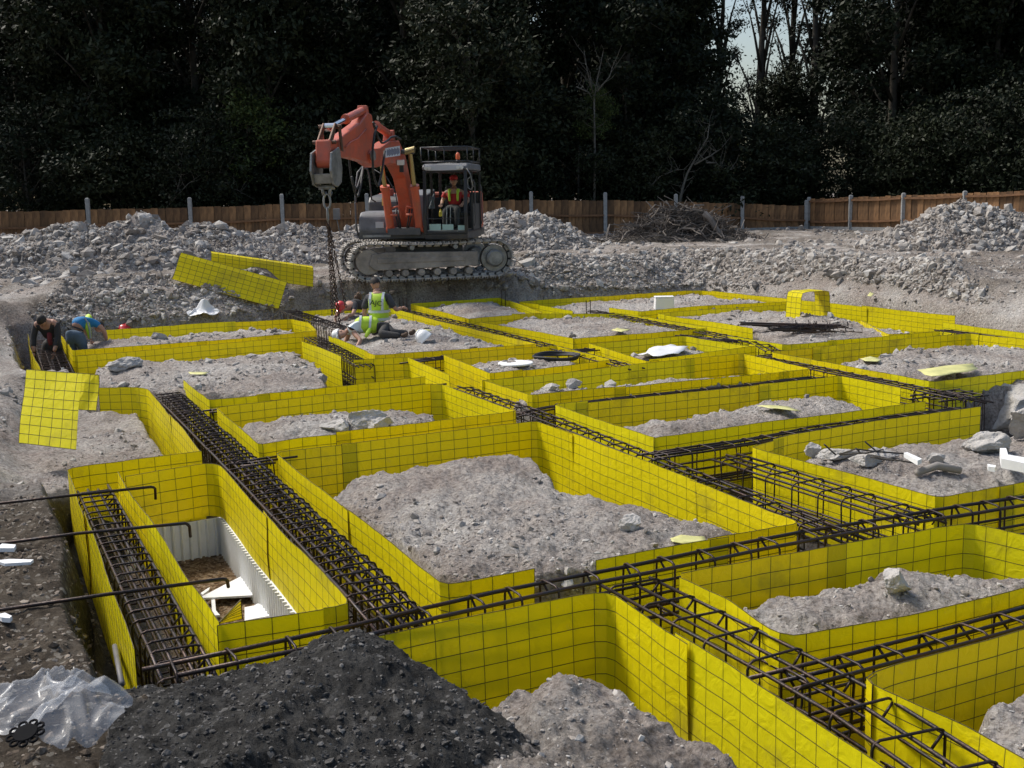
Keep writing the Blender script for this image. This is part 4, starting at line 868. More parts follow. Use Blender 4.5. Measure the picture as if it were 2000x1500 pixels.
m = XB(UM); m.tube([(.3, -1.0, 2.38), (.32, -.7, 2.2), (.4, -.5, 1.9), (.42, -.45, 1.6)], .012, 6); m.part('hose', BLK, smooth=True)
# --- cab (machine left)
cy0, cy1 = .28, 1.22
def cabbeam(m, pts, r): m.tube(pts, r, 4)
m = XB(UM)
m.prism([(-.68, .84), (.98, .84), (1.04, .94), (.98, .98), (-.68, .98)], cy0, cy1)
m.part('cab_floor', DG, bevel=.01)
m = XB(UM)
for y_ in (cy0 + .025, cy1 - .025):
    m.tube([(1.03, y_, .95), (1.06, y_, 1.4), (.96, y_, 2.28)], .048, 4); m.tube([(-.66, y_, .95), (-.66, y_, 2.3)], .045, 4); m.tube([(.28, y_, .95), (.30, y_, 2.3)], .035, 4)
    m.tube([(-.66, y_, 2.3), (.96, y_, 2.3)], .035, 4); m.tube([(-.66, y_, 1.0), (1.03, y_, .98)], .035, 4)
for x, z in ((1.03, .98), (.97, 2.27), (-.66, 2.28), (1.055, 1.28)): m.tube([(x, cy0, z), (x, cy1, z)], .03 if z != 1.28 else .012, 4)
m.part('cab_frame', mat('cab_black', (.022, .023, .026), .35), bevel=.006)
m = XB(UM); m.box((-.66, .75, 1.4), (.03, .9, .85)); m.box((-.2, cy0 + .03, 1.35), (.9, .02, .75)); m.box((-.2, cy1 - .03, 1.28), (.86, .02, .6)); m.part('cab_panel', DG)
m = XB(UM); m.prism([(-.72, 2.30), (.98, 2.30), (1.0, 2.38), (.9, 2.44), (-.66, 2.44)], cy0 - .02, cy1 + .02); m.part('cab_roof', GP, bevel=.03)
m = XB(UM); m.box((1.035, .75, 2.35), (.03, .80, .11)); m.part('roof_visor', mat('visor_grey', (.5, .51, .53), .5))
for y_ in (.36, .44, 1.06, 1.14):
    m = XB(UM); m.lathe([(.035, -.02), (.04, .02)], (1.07, y_, 2.35), 12, Matrix.Rotation(R(90), 3, 'Y')); m.part('headlight', mat('lamp_glass', (.7, .7, .66), .2))
# glass panes
m = XB(UM); m.add([(1.05, cy0 + .06, 1.30), (1.05, cy1 - .06, 1.30), (.965, cy1 - .06, 2.24), (.965, cy0 + .06, 2.24)], [(0, 1, 2, 3)]); g1 = m.part('windscreen', GLS, fix=False)
m = XB(UM); m.add([(1.035, cy0 + .06, 1.01), (1.035, cy1 - .06, 1.01), (1.055, cy1 - .06, 1.27), (1.055, cy0 + .06, 1.27)], [(0, 1, 2, 3)]); g1 = m.part('lower_window', GLS, fix=False)
m = XB(UM); m.add([(.99, cy1 - .01, 1.05), (.33, cy1 - .01, 1.05), (.33, cy1 - .01, 2.26), (.93, cy1 - .01, 2.26)], [(0, 1, 2, 3)]); m.part('door_window', GLS, fix=False)
m = XB(UM); m.add([(.25, cy1 - .01, 1.60), (-.6, cy1 - .01, 1.60), (-.6, cy1 - .01, 2.26), (.25, cy1 - .01, 2.26)], [(0, 1, 2, 3)]); m.part('rear_side_window', GLS, fix=False)
# papers behind the lower window, yellow bottle, levers, seat
PB = mat('pale_blue_paper', (.55, .70, .66), .7)
m = XB(UM); m.box((.96, .50, 1.10), (.02, .25, .13)); m.part('paper', PB); m = XB(UM); m.box((.965, .78, 1.095), (.02, .24, .12)); m.part('paper', PB); m = XB(UM); m.box((.96, 1.08, 1.08), (.02, .16, .10)); m.part('paper', PB)
m = XB(UM); m.box((.1, .76, 1.36), (.5, .5, .12)); m.box((-.18, .76, 1.68), (.12, .48, .6)); m.box((-.2, .76, 2.05), (.1, .28, .16)); m.part('seat', BLK, bevel=.04)
m = XB(UM); m.lathe([(.035, 0), (.035, .10), (.015, .13), (.015, .16)], (.72, .58, 1.32), 10); m.part('bottle', mat('bottle_yellow', (.7, .5, .05), .4))
m = XB(UM)
for y_ in (.70, .78): m.tube([(.72, y_, .98), (.66, y_, 1.3), (.60, y_, 1.52)], .012, 6)
m.part('lever', STL)
m = XB(UM); m.tube([(.95, .38, 1.5), (.7, .42, 1.75), (.6, .42, 1.8)], .012, 6); m.box((.75, .40, 1.62), (.05, .12, .26)); m.part('console', GP)
# door handle rail, cab grab rail, mirror
m = XB(UM); m.tube([(.36, cy1 + .03, 1.1), (.36, cy1 + .06, 1.2), (.36, cy1 + .06, 2.0), (.36, cy1 + .03, 2.1)], .014, 6); m.tube([(-.5, cy1 + .03, 1.1), (-.5, cy1 + .06, 1.2), (-.5, cy1 + .06, 1.9), (-.5, cy1 + .03, 2.0)], .014, 6); m.part('grab_rail', DG)
m = XB(UM); m.tube([(1.0, cy1 + .0, 2.3), (1.08, cy1 + .03, 2.32), (1.08, cy1 + .10, 2.2), (1.02, cy1 + .14, 1.95), (1.0, cy1 + .10, 1.88), (.98, cy1 + .02, 1.92), (.98, cy1 + .02, 2.1), (1.0, cy1 + .10, 2.16)], .013, 6); m.part('mirror_bracket', STL, smooth=True)
# roof guard and beacon
m = XB(UM)
zt, z0 = 2.78, 2.46
cs = [(1.0, cy0 - .03), (1.0, cy1 + .03), (-.5, cy1 + .03), (-.5, cy0 - .03)]
for i in range(4):
    a, b_ = cs[i], cs[(i + 1) % 4]; m.tube([(*a, zt), (*b_, zt)], .016, 6); m.tube([(*a, z0 + .02), (*b_, z0 + .02)], .014, 6); m.tube([(*a, z0), (*a, zt)], .014, 6)
    m.tube([((a[0] + b_[0]) / 2, (a[1] + b_[1]) / 2, z0), ((a[0] + b_[0]) / 2, (a[1] + b_[1]) / 2, zt)], .012, 6)
for k in range(1, 6): x = -.5 + 1.5 * k / 6; m.tube([(x, cy0 - .03, zt), (x, cy1 + .03, zt)], .009, 5)
m.part('roof_guard', mat('cab_black', (.022, .023, .026), .35), smooth=True)
m = XB(UM); m.lathe([(.05, 2.44), (.05, 2.5), (.03, 2.52)], (.75, 1.0, 0), 12); m.part('beacon_base', BLK)
m = XB(UM); m.lathe([(.035, 2.52), (.045, 2.54), (.045, 2.62), (.03, 2.66), (.005, 2.67)], (.75, 1.0, 0), 14); m.part('beacon', mat('beacon_orange', (.85, .16, .05), .3), smooth=True)
# --- boom, stick, cylinders (machine centre line)
BY = -.16
def box_beam(name, prof, wd, mt=OR, bevel=.02):
    m = XB(UM); m.prism(prof, BY - wd / 2, BY + wd / 2); return m.part(name, mt, bevel=bevel)
boom = box_beam('boom', [(.42, 1.02), (.72, 1.02), (1.02, 1.7), (1.35, 2.15), (1.9, 2.48), (2.6, 2.60), (3.55, 2.62), (4.02, 2.72), (4.12, 2.86), (3.98, 2.98), (3.3, 2.96), (2.5, 3.02), (1.75, 2.96), (1.25, 2.62), (.85, 2.1), (.5, 1.4), (.36, 1.15)], .27)
m = XB(UM); m.prism([(1.75, 2.66), (2.95, 2.74), (2.95, 2.92), (1.75, 2.86)], BY + .137, BY + .143); m.prism([(1.55, 2.55), (2.0, 2.7), (2.0, 2.9), (1.62, 2.78)], BY - .143, BY - .137); sgn_ = m.part('sign_plate', mat('plate_pale', (.62, .64, .68), .5), boom)
stick = box_beam('stick', [(3.55, 3.32), (3.72, 3.62), (3.98, 3.66), (4.5, 3.36), (5.3, 3.05), (6.28, 2.66), (6.34, 2.54), (6.22, 2.46), (5.2, 2.62), (4.35, 2.70), (3.98, 2.72), (3.84, 2.86)], .21)
for s_ in (-1, 1):
    m = XB(UM); m.lathe([(.09, -.03), (.09, .03)], (4.06, BY + s_ * .19, 2.85), 14, Matrix.Rotation(R(90), 3, 'X')); m.part('pin', STL)
def cyl(name, a, b, rb, rr, frac, y=BY, rod=CHR, mt=OR):
    a = Vector((a[0], y, a[1])); b_ = Vector((b[0], y, b[1])); c = a.lerp(b_, frac); m = XB(UM); m.tube([a, c], rb, 14); m.tube([c - (c - a).normalized() * .07, c + (c - a).normalized() * .02], rb * 1.22, 14)
    m.tube([a - Vector((0, rb * 1.1, 0)), a + Vector((0, rb * 1.1, 0))], rb * .8, 12); o = m.part(name, mt, smooth=False); m = XB(UM); m.tube([c, b_], rr, 12); m.tube([b_ - Vector((0, rr * 2.2, 0)), b_ + Vector((0, rr * 2.2, 0))], rr * 1.6, 12); m.part('piston_rod', rod, o); return o
cyl('lift_cylinder', (.98, 1.06), (1.62, 2.72), .085, .045, .55, BY + .32, BRS); cyl('lift_cylinder', (.98, 1.06), (1.62, 2.72), .085, .045, .55, BY - .32, BRS)
cyl('arm_cylinder', (2.05, 3.12), (3.66, 3.52), .075, .04, .62); cyl('bucket_cylinder', (3.95, 3.70), (6.05, 2.98), .07, .04, .55)
m = XB(UM); m.tube([(1.62, BY - .4, 2.72), (1.62, BY + .4, 2.72)], .05, 10); m.part('pin', DG)
m = XB(UM); m.tube([(.98, BY - .42, 1.06), (.98, BY + .42, 1.06)], .05, 10); m.box((.98, BY, 1.02), (.25, .72, .14)); m.part('cylinder_foot', DG)
m = XB(UM); m.prism([(1.95, 2.98), (2.2, 3.0), (2.12, 3.2), (2.0, 3.2)], BY - .1, BY + .1); m.part('cylinder_bracket', OR, bevel=.01); m = XB(UM); m.prism([(3.85, 3.62), (4.05, 3.6), (4.0, 3.78), (3.9, 3.78)], BY - .09, BY + .09); m.part('cylinder_bracket', OR, bevel=.01)
m = XB(UM)
for s_ in (-1, 1):
    m.prism([(6.0, 3.04), (6.1, 3.04), (6.45, 2.72), (6.40, 2.64), (6.3, 2.68)], BY + s_ * .10 - .015, BY + s_ * .10 + .015); m.prism([(6.0, 3.04), (6.1, 2.98), (6.0, 2.6), (5.9, 2.6)], BY + s_ * .16 - .015, BY + s_ * .16 + .015)
m.tube([(6.05, BY - .2, 2.99), (6.05, BY + .2, 2.99)], .035, 10); m.tube([(6.4, BY - .2, 2.68), (6.4, BY + .2, 2.68)], .035, 10); m.part('bucket_link', mat('greasy_steel', (.12, .07, .05), .45, .5), bevel=.006)
m = XB(UM); m.prism([(6.22, 2.72), (6.50, 2.72), (6.56, 2.35), (6.5, 2.26), (6.26, 2.26), (6.2, 2.36)], BY - .13, BY + .13); m.part('coupler', OR, bevel=.03)
m = XB(UM)
for s_ in (-1, 1): m.prism([(6.14, 2.58), (6.2, 2.62), (6.62, 2.5), (6.7, 2.2), (6.58, 1.98), (6.36, 1.94), (6.14, 2.04), (6.06, 2.3)], BY + s_ * .17 - .018, BY + s_ * .17 + .018)
m.prism([(6.2, 2.16), (6.6, 2.16), (6.55, 2.0), (6.25, 2.0)], BY - .16, BY + .16); m.part('quick_hitch', STL, bevel=.008)
m = XB(UM)
for s_ in (-.07, .08): m.tube([(6.4, BY + s_, 2.05), (6.42, BY + s_, 1.93), (6.46, BY + s_ * .8, 1.86), (6.40, BY + s_ * .6, 1.80), (6.34, BY + s_ * .7, 1.86)], .025, 7)
m.box((6.4, BY, 1.94), (.1, .26, .08)); m.part('lifting_hook', STL, smooth=True)
# hoses
for y_, pts in ((BY + .2, [(1.9, 3.0), (2.6, 3.15), (3.3, 3.05), (3.8, 3.1), (4.3, 3.4)]), (BY - .22, [(3.2, 2.7), (3.7, 2.35), (4.15, 2.2), (4.45, 2.5), (4.5, 2.9)]), (BY + .22, [(3.3, 2.9), (3.8, 2.35), (4.2, 2.25), (4.5, 2.6), (4.4, 3.1), (4.2, 3.35)]), (BY - .17, [(3.5, 2.6), (3.9, 2.15), (4.25, 2.05), (4.5, 2.4)])):
    q = [Vector((x, y_ + .02 * i, z)) for i, (x, z) in enumerate(pts)]
    q = [q[0]] + [a.lerp(b_, t) for a, b_ in zip(q[:-1], q[1:]) for t in (.33, .67)] + [q[-1]]
    m = XB(UM); m.tube(q, .022, 7); m.part('hydraulic_hose', BLK, smooth=True)
m = XB(UM)
for y_ in (-.34, -.28, -.05, .01): m.tube([(.98, y_, 1.5), (1.05, y_, 1.35), (1.02, y_ * .6 - .08, 1.1), (.9, y_ * .6 - .08, 1.0)], .016, 6)
m.part('hydraulic_hose', BLK, smooth=True)
m = XB(UM)
for s_ in (-1, 1): m.tube([(1.18, BY + s_ * .24, 1.52), (1.16, BY + s_ * .1, 1.56), (1.1, BY + s_ * .07, 1.45), (1.08, BY + s_ * .06, 1.3)], .022, 7); m.tube([(1.25, BY + s_ * .24, 1.38), (1.25, BY + s_ * .10, 1.38)], .022, 6)
m.part('steel_pipe', OR, smooth=True)
for s_ in (-1, 1):
    m = XB(UM); m.tube([(4.2, BY + s_ * .112, 3.30), (4.8, BY + s_ * .118, 3.02), (5.3, BY + s_ * .118, 2.86), (5.6, BY + s_ * .118, 2.72)], .016, 6); m.part('steel_pipe', OR, stick, smooth=True)
m = XB(UM); m.box((2.05, BY + .22, 2.55), (.08, .14, .1)); m.part('work_light', mat('lamp_glass', (.7, .7, .66), .2)); m = XB(UM); m.box((2.0, BY + .22, 2.42), (.06, .08, .14)); m.part('light_bracket', BLK)
def txt(body, size, mt, parent, mw, name='lettering', ex_=.002, sx=1.0):
    c = bpy.data.curves.new(name, 'FONT'); c.body = body; c.size = size; c.extrude = ex_; c.align_x = 'CENTER'; c.align_y = 'CENTER'; c.materials.append(mt); c.resolution_u = 3
    t = bpy.data.objects.new(name, c); COL.objects.link(t); dg = bpy.context.evaluated_depsgraph_get(); me_ = bpy.data.meshes.new_from_object(t.evaluated_get(dg)); bpy.data.objects.remove(t)
    o = link(name, me_, parent); o.matrix_local = mw @ Matrix.Diagonal((sx, 1, 1, 1)); return o
NAVY = mat('navy_print', (.05, .06, .14), .5)
# stickers on the stick's right flank and boom (lettering is blurred in the photo; plain strokes)
m = XB(UM); m.box((4.95, BY - .108, 2.82), (.30, .006, .17)); m.box((4.75, BY - .108, 2.86), (.06, .006, .2)); st = m.part('sticker', mat('cream_sticker', (.72, .70, .55), .5), stick)
m = XB(UM)
for k in range(4): m.box((4.95, BY - .113, 2.76 + .04 * k), (.22, .004, .012))
m.part('print_line', NAVY, st)
m = XB(UM)
for k in range(9): m.box((1.62 + .047 * k, BY - .145, 2.70 + .013 * k), (.026, .003, .09 + .03 * (k % 3)))
m.part('lettering', NAVY, sgn_)
m = XB(UM)
for k in range(14): m.box((1.85 + .075 * k, BY + .145, 2.765 + .0045 * k), (.042, .003, .10 + .025 * (k % 3)))
m.part('lettering', NAVY, sgn_)
m = XB(UM); 
for k in range(8): m.box((3.86 + .062 * k, BY - .107, 3.42 - .036 * k), (.034, .003, .09))
m.part('lettering', mat('pale_print', (.6, .62, .7), .5), stick)

# ================================================================ CHAIN SLING
hk = EC + (UM @ Vector((6.42, BY, 1.82))) * QB
LNK = mat('chain_steel', (.07, .05, .045), .5, .6)
c = empty('chain_sling', hk, 'long dark lifting chains hanging from the digger hook down to the rebar cage', 'chain')
lk_m = MB().tube([Vector((.018 * math.cos(a) , 0, .034 * math.sin(a))) for a in np.linspace(0, 2 * math.pi, 9)[:-1]], .008, 4, closed=True).mesh('link', LNK, True, fix=False)
big = MB().tube([Vector((.045 * math.cos(a), 0, -.09 + .10 * math.sin(a))) for a in np.linspace(0, 2 * math.pi, 13)[:-1]], .014, 6, closed=True)
big.tube([Vector((0, .04 * math.cos(a), -.26 + .09 * math.sin(a))) for a in np.linspace(0, 2 * math.pi, 13)[:-1]], .012, 6, closed=True); big.build('master_ring', STL, c, smooth=True, fix=False)
top = Vector((0, 0, -.34))
for tx, ty in ((649, 617), (657, 628), (676, 600), (664, 634)):
    q = P(tx, ty, .02) - hk if tx != 676 else P(tx, ty, .25) - hk
    mb = MB(); dv = q - top; n = int(dv.length / .052); rot0 = dv.to_track_quat('Z', 'Y').to_matrix()
    for k in range(n):
        ctr = top + dv * (k + .5) / n; mm = rot0 @ Matrix.Rotation(R(90) * (k % 2), 3, 'Z')
        mb.tube([ctr + mm @ Vector((.016 * math.cos(a), 0, .034 * math.sin(a))) for a in np.linspace(0, 2 * math.pi, 7)[:-1]], .0075, 3, closed=True)
    mb.build('chain_leg', LNK, c, fix=False)

# ================================================================ PEOPLE
SKIN = mat('skin', (.42, .23, .16), .55); HAIR = mat('dark_hair', (.018, .013, .010), .7); TEE = mat('charcoal_shirt', (.055, .055, .062), .85, noise_scale=8, noise_amt=.3)
TRO = mat('black_trousers', (.028, .028, .032), .85, noise_scale=6, noise_amt=.3, dark=(.06, .055, .05)); HIV = mat('hi_vis_yellow', (.55, .78, .05), .6, noise_scale=6, noise_amt=.18); REF = mat('reflective_tape', (.55, .58, .62), .35)
HATW = mat('white_hat', (.85, .85, .85), .3, coat=.3); HATR = mat('red_hat', (.55, .03, .03), .3, coat=.3); BLU = mat('blue_shirt', (.02, .22, .50), .8, noise_scale=5, noise_amt=.3); JEAN = mat('blue_jeans', (.10, .15, .21), .85, noise_scale=6, noise_amt=.35)
BOOT = mat('brown_boots', (.13, .08, .05), .8, noise_scale=6, noise_amt=.4); BLACKP = mat('black_print', (.01, .01, .012), .6); REDT = mat('red_shirt', (.48, .03, .03), .8)
def skin(name, chains, mt, parent, sub=2, root=0):
    """chains: list of [(x, y, z, r), ...]; points shared by position are joined"""
    vs, rs, es, key = [], [], [], {}
    for ch in chains:
        pv = None
        for x, y, z, r_ in ch:
            k = (round(x, 4), round(y, 4), round(z, 4))
            if k not in key: key[k] = len(vs); vs.append((x, y, z)); rs.append(r_)
            i = key[k]
            if pv is not None: es.append((pv, i))
            pv = i
    me_ = bpy.data.meshes.new(name); me_.from_pydata(vs, es, []); me_.materials.append(mt); o = link(name, me_, parent)
    md = o.modifiers.new('skin', 'SKIN'); md.use_smooth_shade = True
    sv_ = me_.skin_vertices[0].data if me_.skin_vertices else None
    if sv_ is None:
        bm = bmesh.new(); bm.from_mesh(me_); ly = bm.verts.layers.skin.verify()
        for v_, r_ in zip(bm.verts, rs): v_[ly].radius = (r_, r_)
        bm.verts.ensure_lookup_table(); bm.verts[root][ly].use_root = True; bm.to_mesh(me_); bm.free()
    else:
        for v_, r_ in zip(sv_, rs): v_.radius = (r_, r_)
    sb = o.modifiers.new('sub', 'SUBSURF'); sb.levels = sub; sb.render_levels = sub
    dg = bpy.context.evaluated_depsgraph_get(); m2 = bpy.data.meshes.new_from_object(o.evaluated_get(dg)); o.modifiers.clear(); o.data = m2; m2.polygons.foreach_set('use_smooth', [True] * len(m2.polygons)); return o
def head(parent, c, fwd, upv, hair='short', hat=None, s=1.0):
    """head with brow, nose, mouth, eyes, ears; hair cap or helmet"""
    fwd = Vector(fwd).normalized(); upv = Vector(upv); upv = (upv - fwd * upv.dot(fwd)).normalized(); rt = fwd.cross(upv); Mx = Matrix((rt, fwd, upv)).transposed().to_4x4(); Mx.translation = Vector(c)
    Mx = Mx @ Matrix.Scale(s, 4)
    bm = bmesh.new(); bmesh.ops.create_icosphere(bm, subdivisions=3, radius=1)
    for v in bm.verts:
        x, y, z = v.co; w_ = .076 * (1 - .22 * max(0, -z)); d_ = .096; h_ = .118
        v.co = Vector((x * w_, y * d_ * (1 - .12 * max(0, -z)) , z * h_))
        if y > .55 and abs(x) < .22 and -.35 < z < .15: v.co.y += .018 * (1 - abs(x) / .22) * (1.2 - (z + .35) * 1.6)
        if y > .6 and .12 < z < .3: v.co.y += .004
        if y > .5 and z < -.7: v.co.y += .01
    me_ = bpy.data.meshes.new('head'); bm.to_mesh(me_); bm.free(); me_.materials.append(SKIN); me_.polygons.foreach_set('use_smooth', [True] * len(me_.polygons)); o = link('head', me_, parent); o.matrix_local = Mx
    m = MB()
    for s_ in (-1, 1): m.lathe([(.001, -.006), (.022, -.004), (.024, .006), (.010, .010)], (s_ * .078, -.005, -.005), 10, Matrix.Rotation(R(90), 3, 'Y') @ Matrix.Diagonal((1.3, 1, 1)))
    m.build('ear', SKIN, o, smooth=True); m = MB()
    for s_ in (-1, 1): m.box((s_ * .030, .088, .012), (.026, .010, .010))
    m.build('eye', BLACKP, o); MB().box((0, .094, -.055), (.042, .008, .008)).build('mouth', mat('lips', (.30, .10, .08), .5), o)
    if hair:
        bm = bmesh.new(); bmesh.ops.create_icosphere(bm, subdivisions=3, radius=1)
        for v in bm.verts:
            x, y, z = v.co; k = 1.09 + .05 * mnoise.noise(Vector((x, y, z)) * 5); v.co = Vector((x * .078 * k, y * .098 * k - .006, z * .118 * k + .006))
        bmesh.ops.delete(bm, geom=[v for v in bm.verts if v.co.z < (.035 if v.co.y > .045 else (-.01 if v.co.y > -.02 else -.055))], context='VERTS')
        me_ = bpy.data.meshes.new('hair'); bm.to_mesh(me_); bm.free(); me_.materials.append(HAIR); me_.polygons.foreach_set('use_smooth', [True] * len(me_.polygons)); link('hair', me_, o)
    if hat:
        m = MB(); m.lathe([(.118, 0), (.120, .012), (.116, .03), (.112, .07), (.098, .11), (.07, .14), (.03, .153), (.002, .156)], (0, -.004, .035), 22)
        m.prism([(-.075, .08), (-.055, .155), (0, .172), (.055, .155), (.075, .08)], .036, .046, axis='z')
        m.build('hard_hat', hat, o, smooth=True, bevel=.003)
    return o
def hand(parent, wrist, direction, palm_n, s=1.0, mt=None, curl=.5):
    d_ = Vector(direction).normalized(); n_ = Vector(palm_n); n_ = (n_ - d_ * n_.dot(d_)).normalized(); sd_ = d_.cross(n_); wv = Vector(wrist)
    T = lambda a, b, c_: tuple(wv + (d_ * a + sd_ * b + n_ * c_) * s)
    ch = [[(*T(0, 0, 0), .026 * s), (*T(.05, 0, 0), .036 * s), (*T(.085, 0, .004), .030 * s)]]
    o = skin('hand', ch, mt or SKIN, parent, 1)
    for i, (b, L_) in enumerate(((-.030, .066), (-.010, .075), (.011, .070), (.030, .056))):
        q = []; a = 0; pa, pc = .078, 0
        for k, f in enumerate((0, .42, .32, .26)):
            a += curl * (.0 if k == 0 else .75); pa += L_ * f * math.cos(a); pc += L_ * f * math.sin(a); q.append((*T(pa, b, pc), .0088 * s))
        skin('finger', [q], mt or SKIN, o, 1)
    skin('thumb', [[(*T(.03, -.03, .005), .012 * s), (*T(.055, -.052, .014), .011 * s), (*T(.078, -.056, .03), .009 * s)]], mt or SKIN, o, 1)
    return o
def ring_tape(name, pts, rad, parent, mt=REF): 
    m = MB(); m.tube(pts, rad, 5); return m.build(name, mt, parent)

def band(parent, c, ax, rx, ry, h, mt=REF, name='reflective_band', up_=None):
    """elliptic band round the torso: centre, axis direction, radii"""
    ax = Vector(ax).normalized(); u = Vector((1, 0, 0)); u = (u - ax * u.dot(ax)).normalized(); v = ax.cross(u); mb = MB(); n = 24; vs = []
    for s_ in (-1, 1):
        for k in range(n): a = 2 * math.pi * k / n; vs.append(Vector(c) + u * rx * math.cos(a) + v * ry * math.sin(a) + ax * h / 2 * s_)
    mb.add(vs, [(k, (k + 1) % n, n + (k + 1) % n, n + k) for k in range(n)]); return mb.build(name, mt, parent, smooth=True)
# --- worker kneeling upright, back to us, vest lettered AJC. Ground z about -.12
p0 = P(742, 668, -.12); gz0 = ground_z(p0.x, p0.y)
a = empty('person', (p0.x, p0.y, gz0), 'man kneeling upright with his back to us in a hi-vis vest lettered AJC', 'person', 'men working on the site')
k = 1.0
skin('body', [[(0, .06, .52, .14), (0, .02, .80, .14), (-.01, .0, 1.0, .13), (-.03, .03, 1.10, .055), (-.05, .06, 1.17, .05)],
              [(-.01, .0, 1.0, .13), (-.20, .02, 1.0, .06), (-.26, .0, .82, .05), (-.29, .05, .66, .042), (-.27, .14, .52, .034)],
              [(-.01, .0, 1.0, .13), (.19, .02, 1.0, .06), (.27, -.05, .86, .05), (.34, .02, .74, .042), (.42, .14, .78, .034)]], SKIN, a, 2)
skin('shirt', [[(0, .05, .55, .155), (0, .02, .80, .165), (-.01, .0, .98, .150), (-.02, .01, 1.07, .075)], [(-.01, .0, .98, .150), (-.19, .02, .99, .078), (-.26, .0, .84, .070), (-.275, .02, .76, .062)], [(-.01, .0, .98, .150), (.19, .02, .99, .078), (.26, -.045, .87, .07), (.31, -.01, .79, .062)]], TEE, a, 2)
skin('trousers', [[(0, .06, .54, .16), (0, .07, .44, .165)], [(0, .07, .44, .165), (-.10, .10, .40, .115), (-.11, .22, .10, .085), (-.11, -.02, .07, .07), (-.12, -.22, .07, .06)], [(0, .07, .44, .165), (.10, .10, .40, .115), (.12, .22, .10, .085), (.13, -.02, .07, .07), (.15, -.2, .07, .06)]], TRO, a, 2)
skin('boot', [[(-.12, -.22, .07, .055), (-.12, -.30, .05, .05), (-.12, -.32, .0, .045)]], BOOT, a, 2); skin('boot', [[(.15, -.2, .07, .055), (.16, -.30, .05, .05), (.16, -.32, .0, .045)]], BOOT, a, 2)
vest = skin('vest', [[(0, .05, .50, .195), (0, .03, .68, .205), (0, .01, .87, .200), (-.01, .01, .99, .165)], [(-.01, .01, .99, .165), (-.15, .01, 1.01, .09)], [(-.01, .01, .99, .165), (.14, .01, 1.01, .09)]], HIV, a, 2)
band(vest, (0, .04, .58), (0, 0, 1), .203, .200, .05); band(vest, (0, .03, .73), (0, 0, 1), .210, .206, .05)
for sx_ in (-1, 1): 
    m = MB(); q = [Vector((sx_ * .115, -.165 - .0 * t, .76 + .29 * t)) for t in (0, .5)] + [Vector((sx_ * .12, -.145, .98)), Vector((sx_ * .125, -.06, 1.10))]
    for i in range(len(q) - 1): m.add([q[i] + Vector((-.024, 0, 0)), q[i] + Vector((.024, 0, 0)), q[i + 1] + Vector((.024, 0, 0)), q[i + 1] + Vector((-.024, 0, 0))], [(0, 1, 2, 3)])
    m.build('reflective_strap', REF, vest)
txt('AJC', .135, BLACKP, vest, Matrix.Translation((.01, -.205, .90)) @ Matrix.Rotation(R(7), 4, 'Y') @ Matrix.Rotation(R(86), 4, 'X'), ex_=.006, sx=1.05)
head(a, (-.07, .09, 1.25), (-.75, .45, -.5), (0, .1, 1)); hand(a, (-.27, .14, .52), (0, .7, -.6), (1, 0, 0)); hand(a, (.42, .14, .78), (.5, .8, -.1), (0, 0, -1))
a.rotation_euler = (0, 0, R(-8)); a.scale = (.70, .70, .68); a.location.z -= .19
# --- man lying on his side in the trench edge with a white hard hat
p0 = P(712, 668, -.08); gz0 = ground_z(p0.x, p0.y) + .02
a = empty('person', (p0.x, p0.y, gz0), 'man in a white hard hat lying at the trench edge reaching down into it', 'person', 'men working on the site')
skin('body', [[(.18, .05, .22, .15), (-.02, .0, .25, .14), (-.20, -.03, .22, .13), (-.30, -.06, .15, .06), (-.36, -.08, .12, .05)], [(-.20, -.03, .22, .13), (-.22, -.16, .20, .06), (-.12, -.30, .08, .05), (-.02, -.40, .0, .042), (-.10, -.52, -.14, .034)], [(-.20, -.03, .22, .13), (-.28, .10, .18, .06), (-.36, .16, -.02, .05), (-.44, .10, -.2, .036)]], SKIN, a)
skin('shirt', [[(.16, .05, .22, .16), (-.02, .0, .25, .155), (-.20, -.03, .22, .145)], [(-.20, -.03, .22, .145), (-.22, -.16, .20, .082), (-.16, -.25, .12, .072)], [(-.20, -.03, .22, .145), (-.28, .10, .18, .075), (-.33, .13, .05, .066)]], mat('white_shirt', (.62, .68, .72), .8), a)
vest = skin('vest', [[(.30, .06, .22, .160), (.16, .05, .24, .180), (.0, .0, .26, .182), (-.20, -.03, .235, .165)]], HIV, a)
skin('vest_flap', [[(.14, -.12, .2, .04), (.10, -.2, .12, .05), (.05, -.24, .03, .03)]], HIV, a)
band(vest, (.12, .03, .245), (1, .1, -.1), .184, .186, .045); band(vest, (-.07, -.01, .255), (1, .1, -.1), .186, .188, .045)
skin('trousers', [[(.2, .05, .22, .155), (.34, .06, .2, .15)], [(.34, .06, .2, .15), (.42, -.02, .16, .11), (.36, -.28, .10, .085), (.58, -.30, .08, .07), (.74, -.3, .06, .055)], [(.34, .06, .2, .15), (.44, .12, .16, .11), (.56, -.06, .09, .085), (.86, .06, .06, .065)]], TRO, a)
skin('boot', [[(.74, -.3, .06, .055), (.84, -.3, .06, .05), (.88, -.28, .13, .04)]], BOOT, a); skin('boot', [[(.86, .06, .06, .06), (.95, .08, .06, .05), (.98, .08, .14, .04)]], BOOT, a)
head(a, (-.43, -.12, .09), (-.1, -.85, -.5), (-.85, .2, -.12), hat=HATW, hair=None); hand(a, (-.10, -.52, -.14), (-.3, -.3, -.8), (-1, 0, 0)); hand(a, (-.44, .10, -.2), (-.2, -.3, -.9), (1, 0, 0))
a.scale = (.66,) * 3
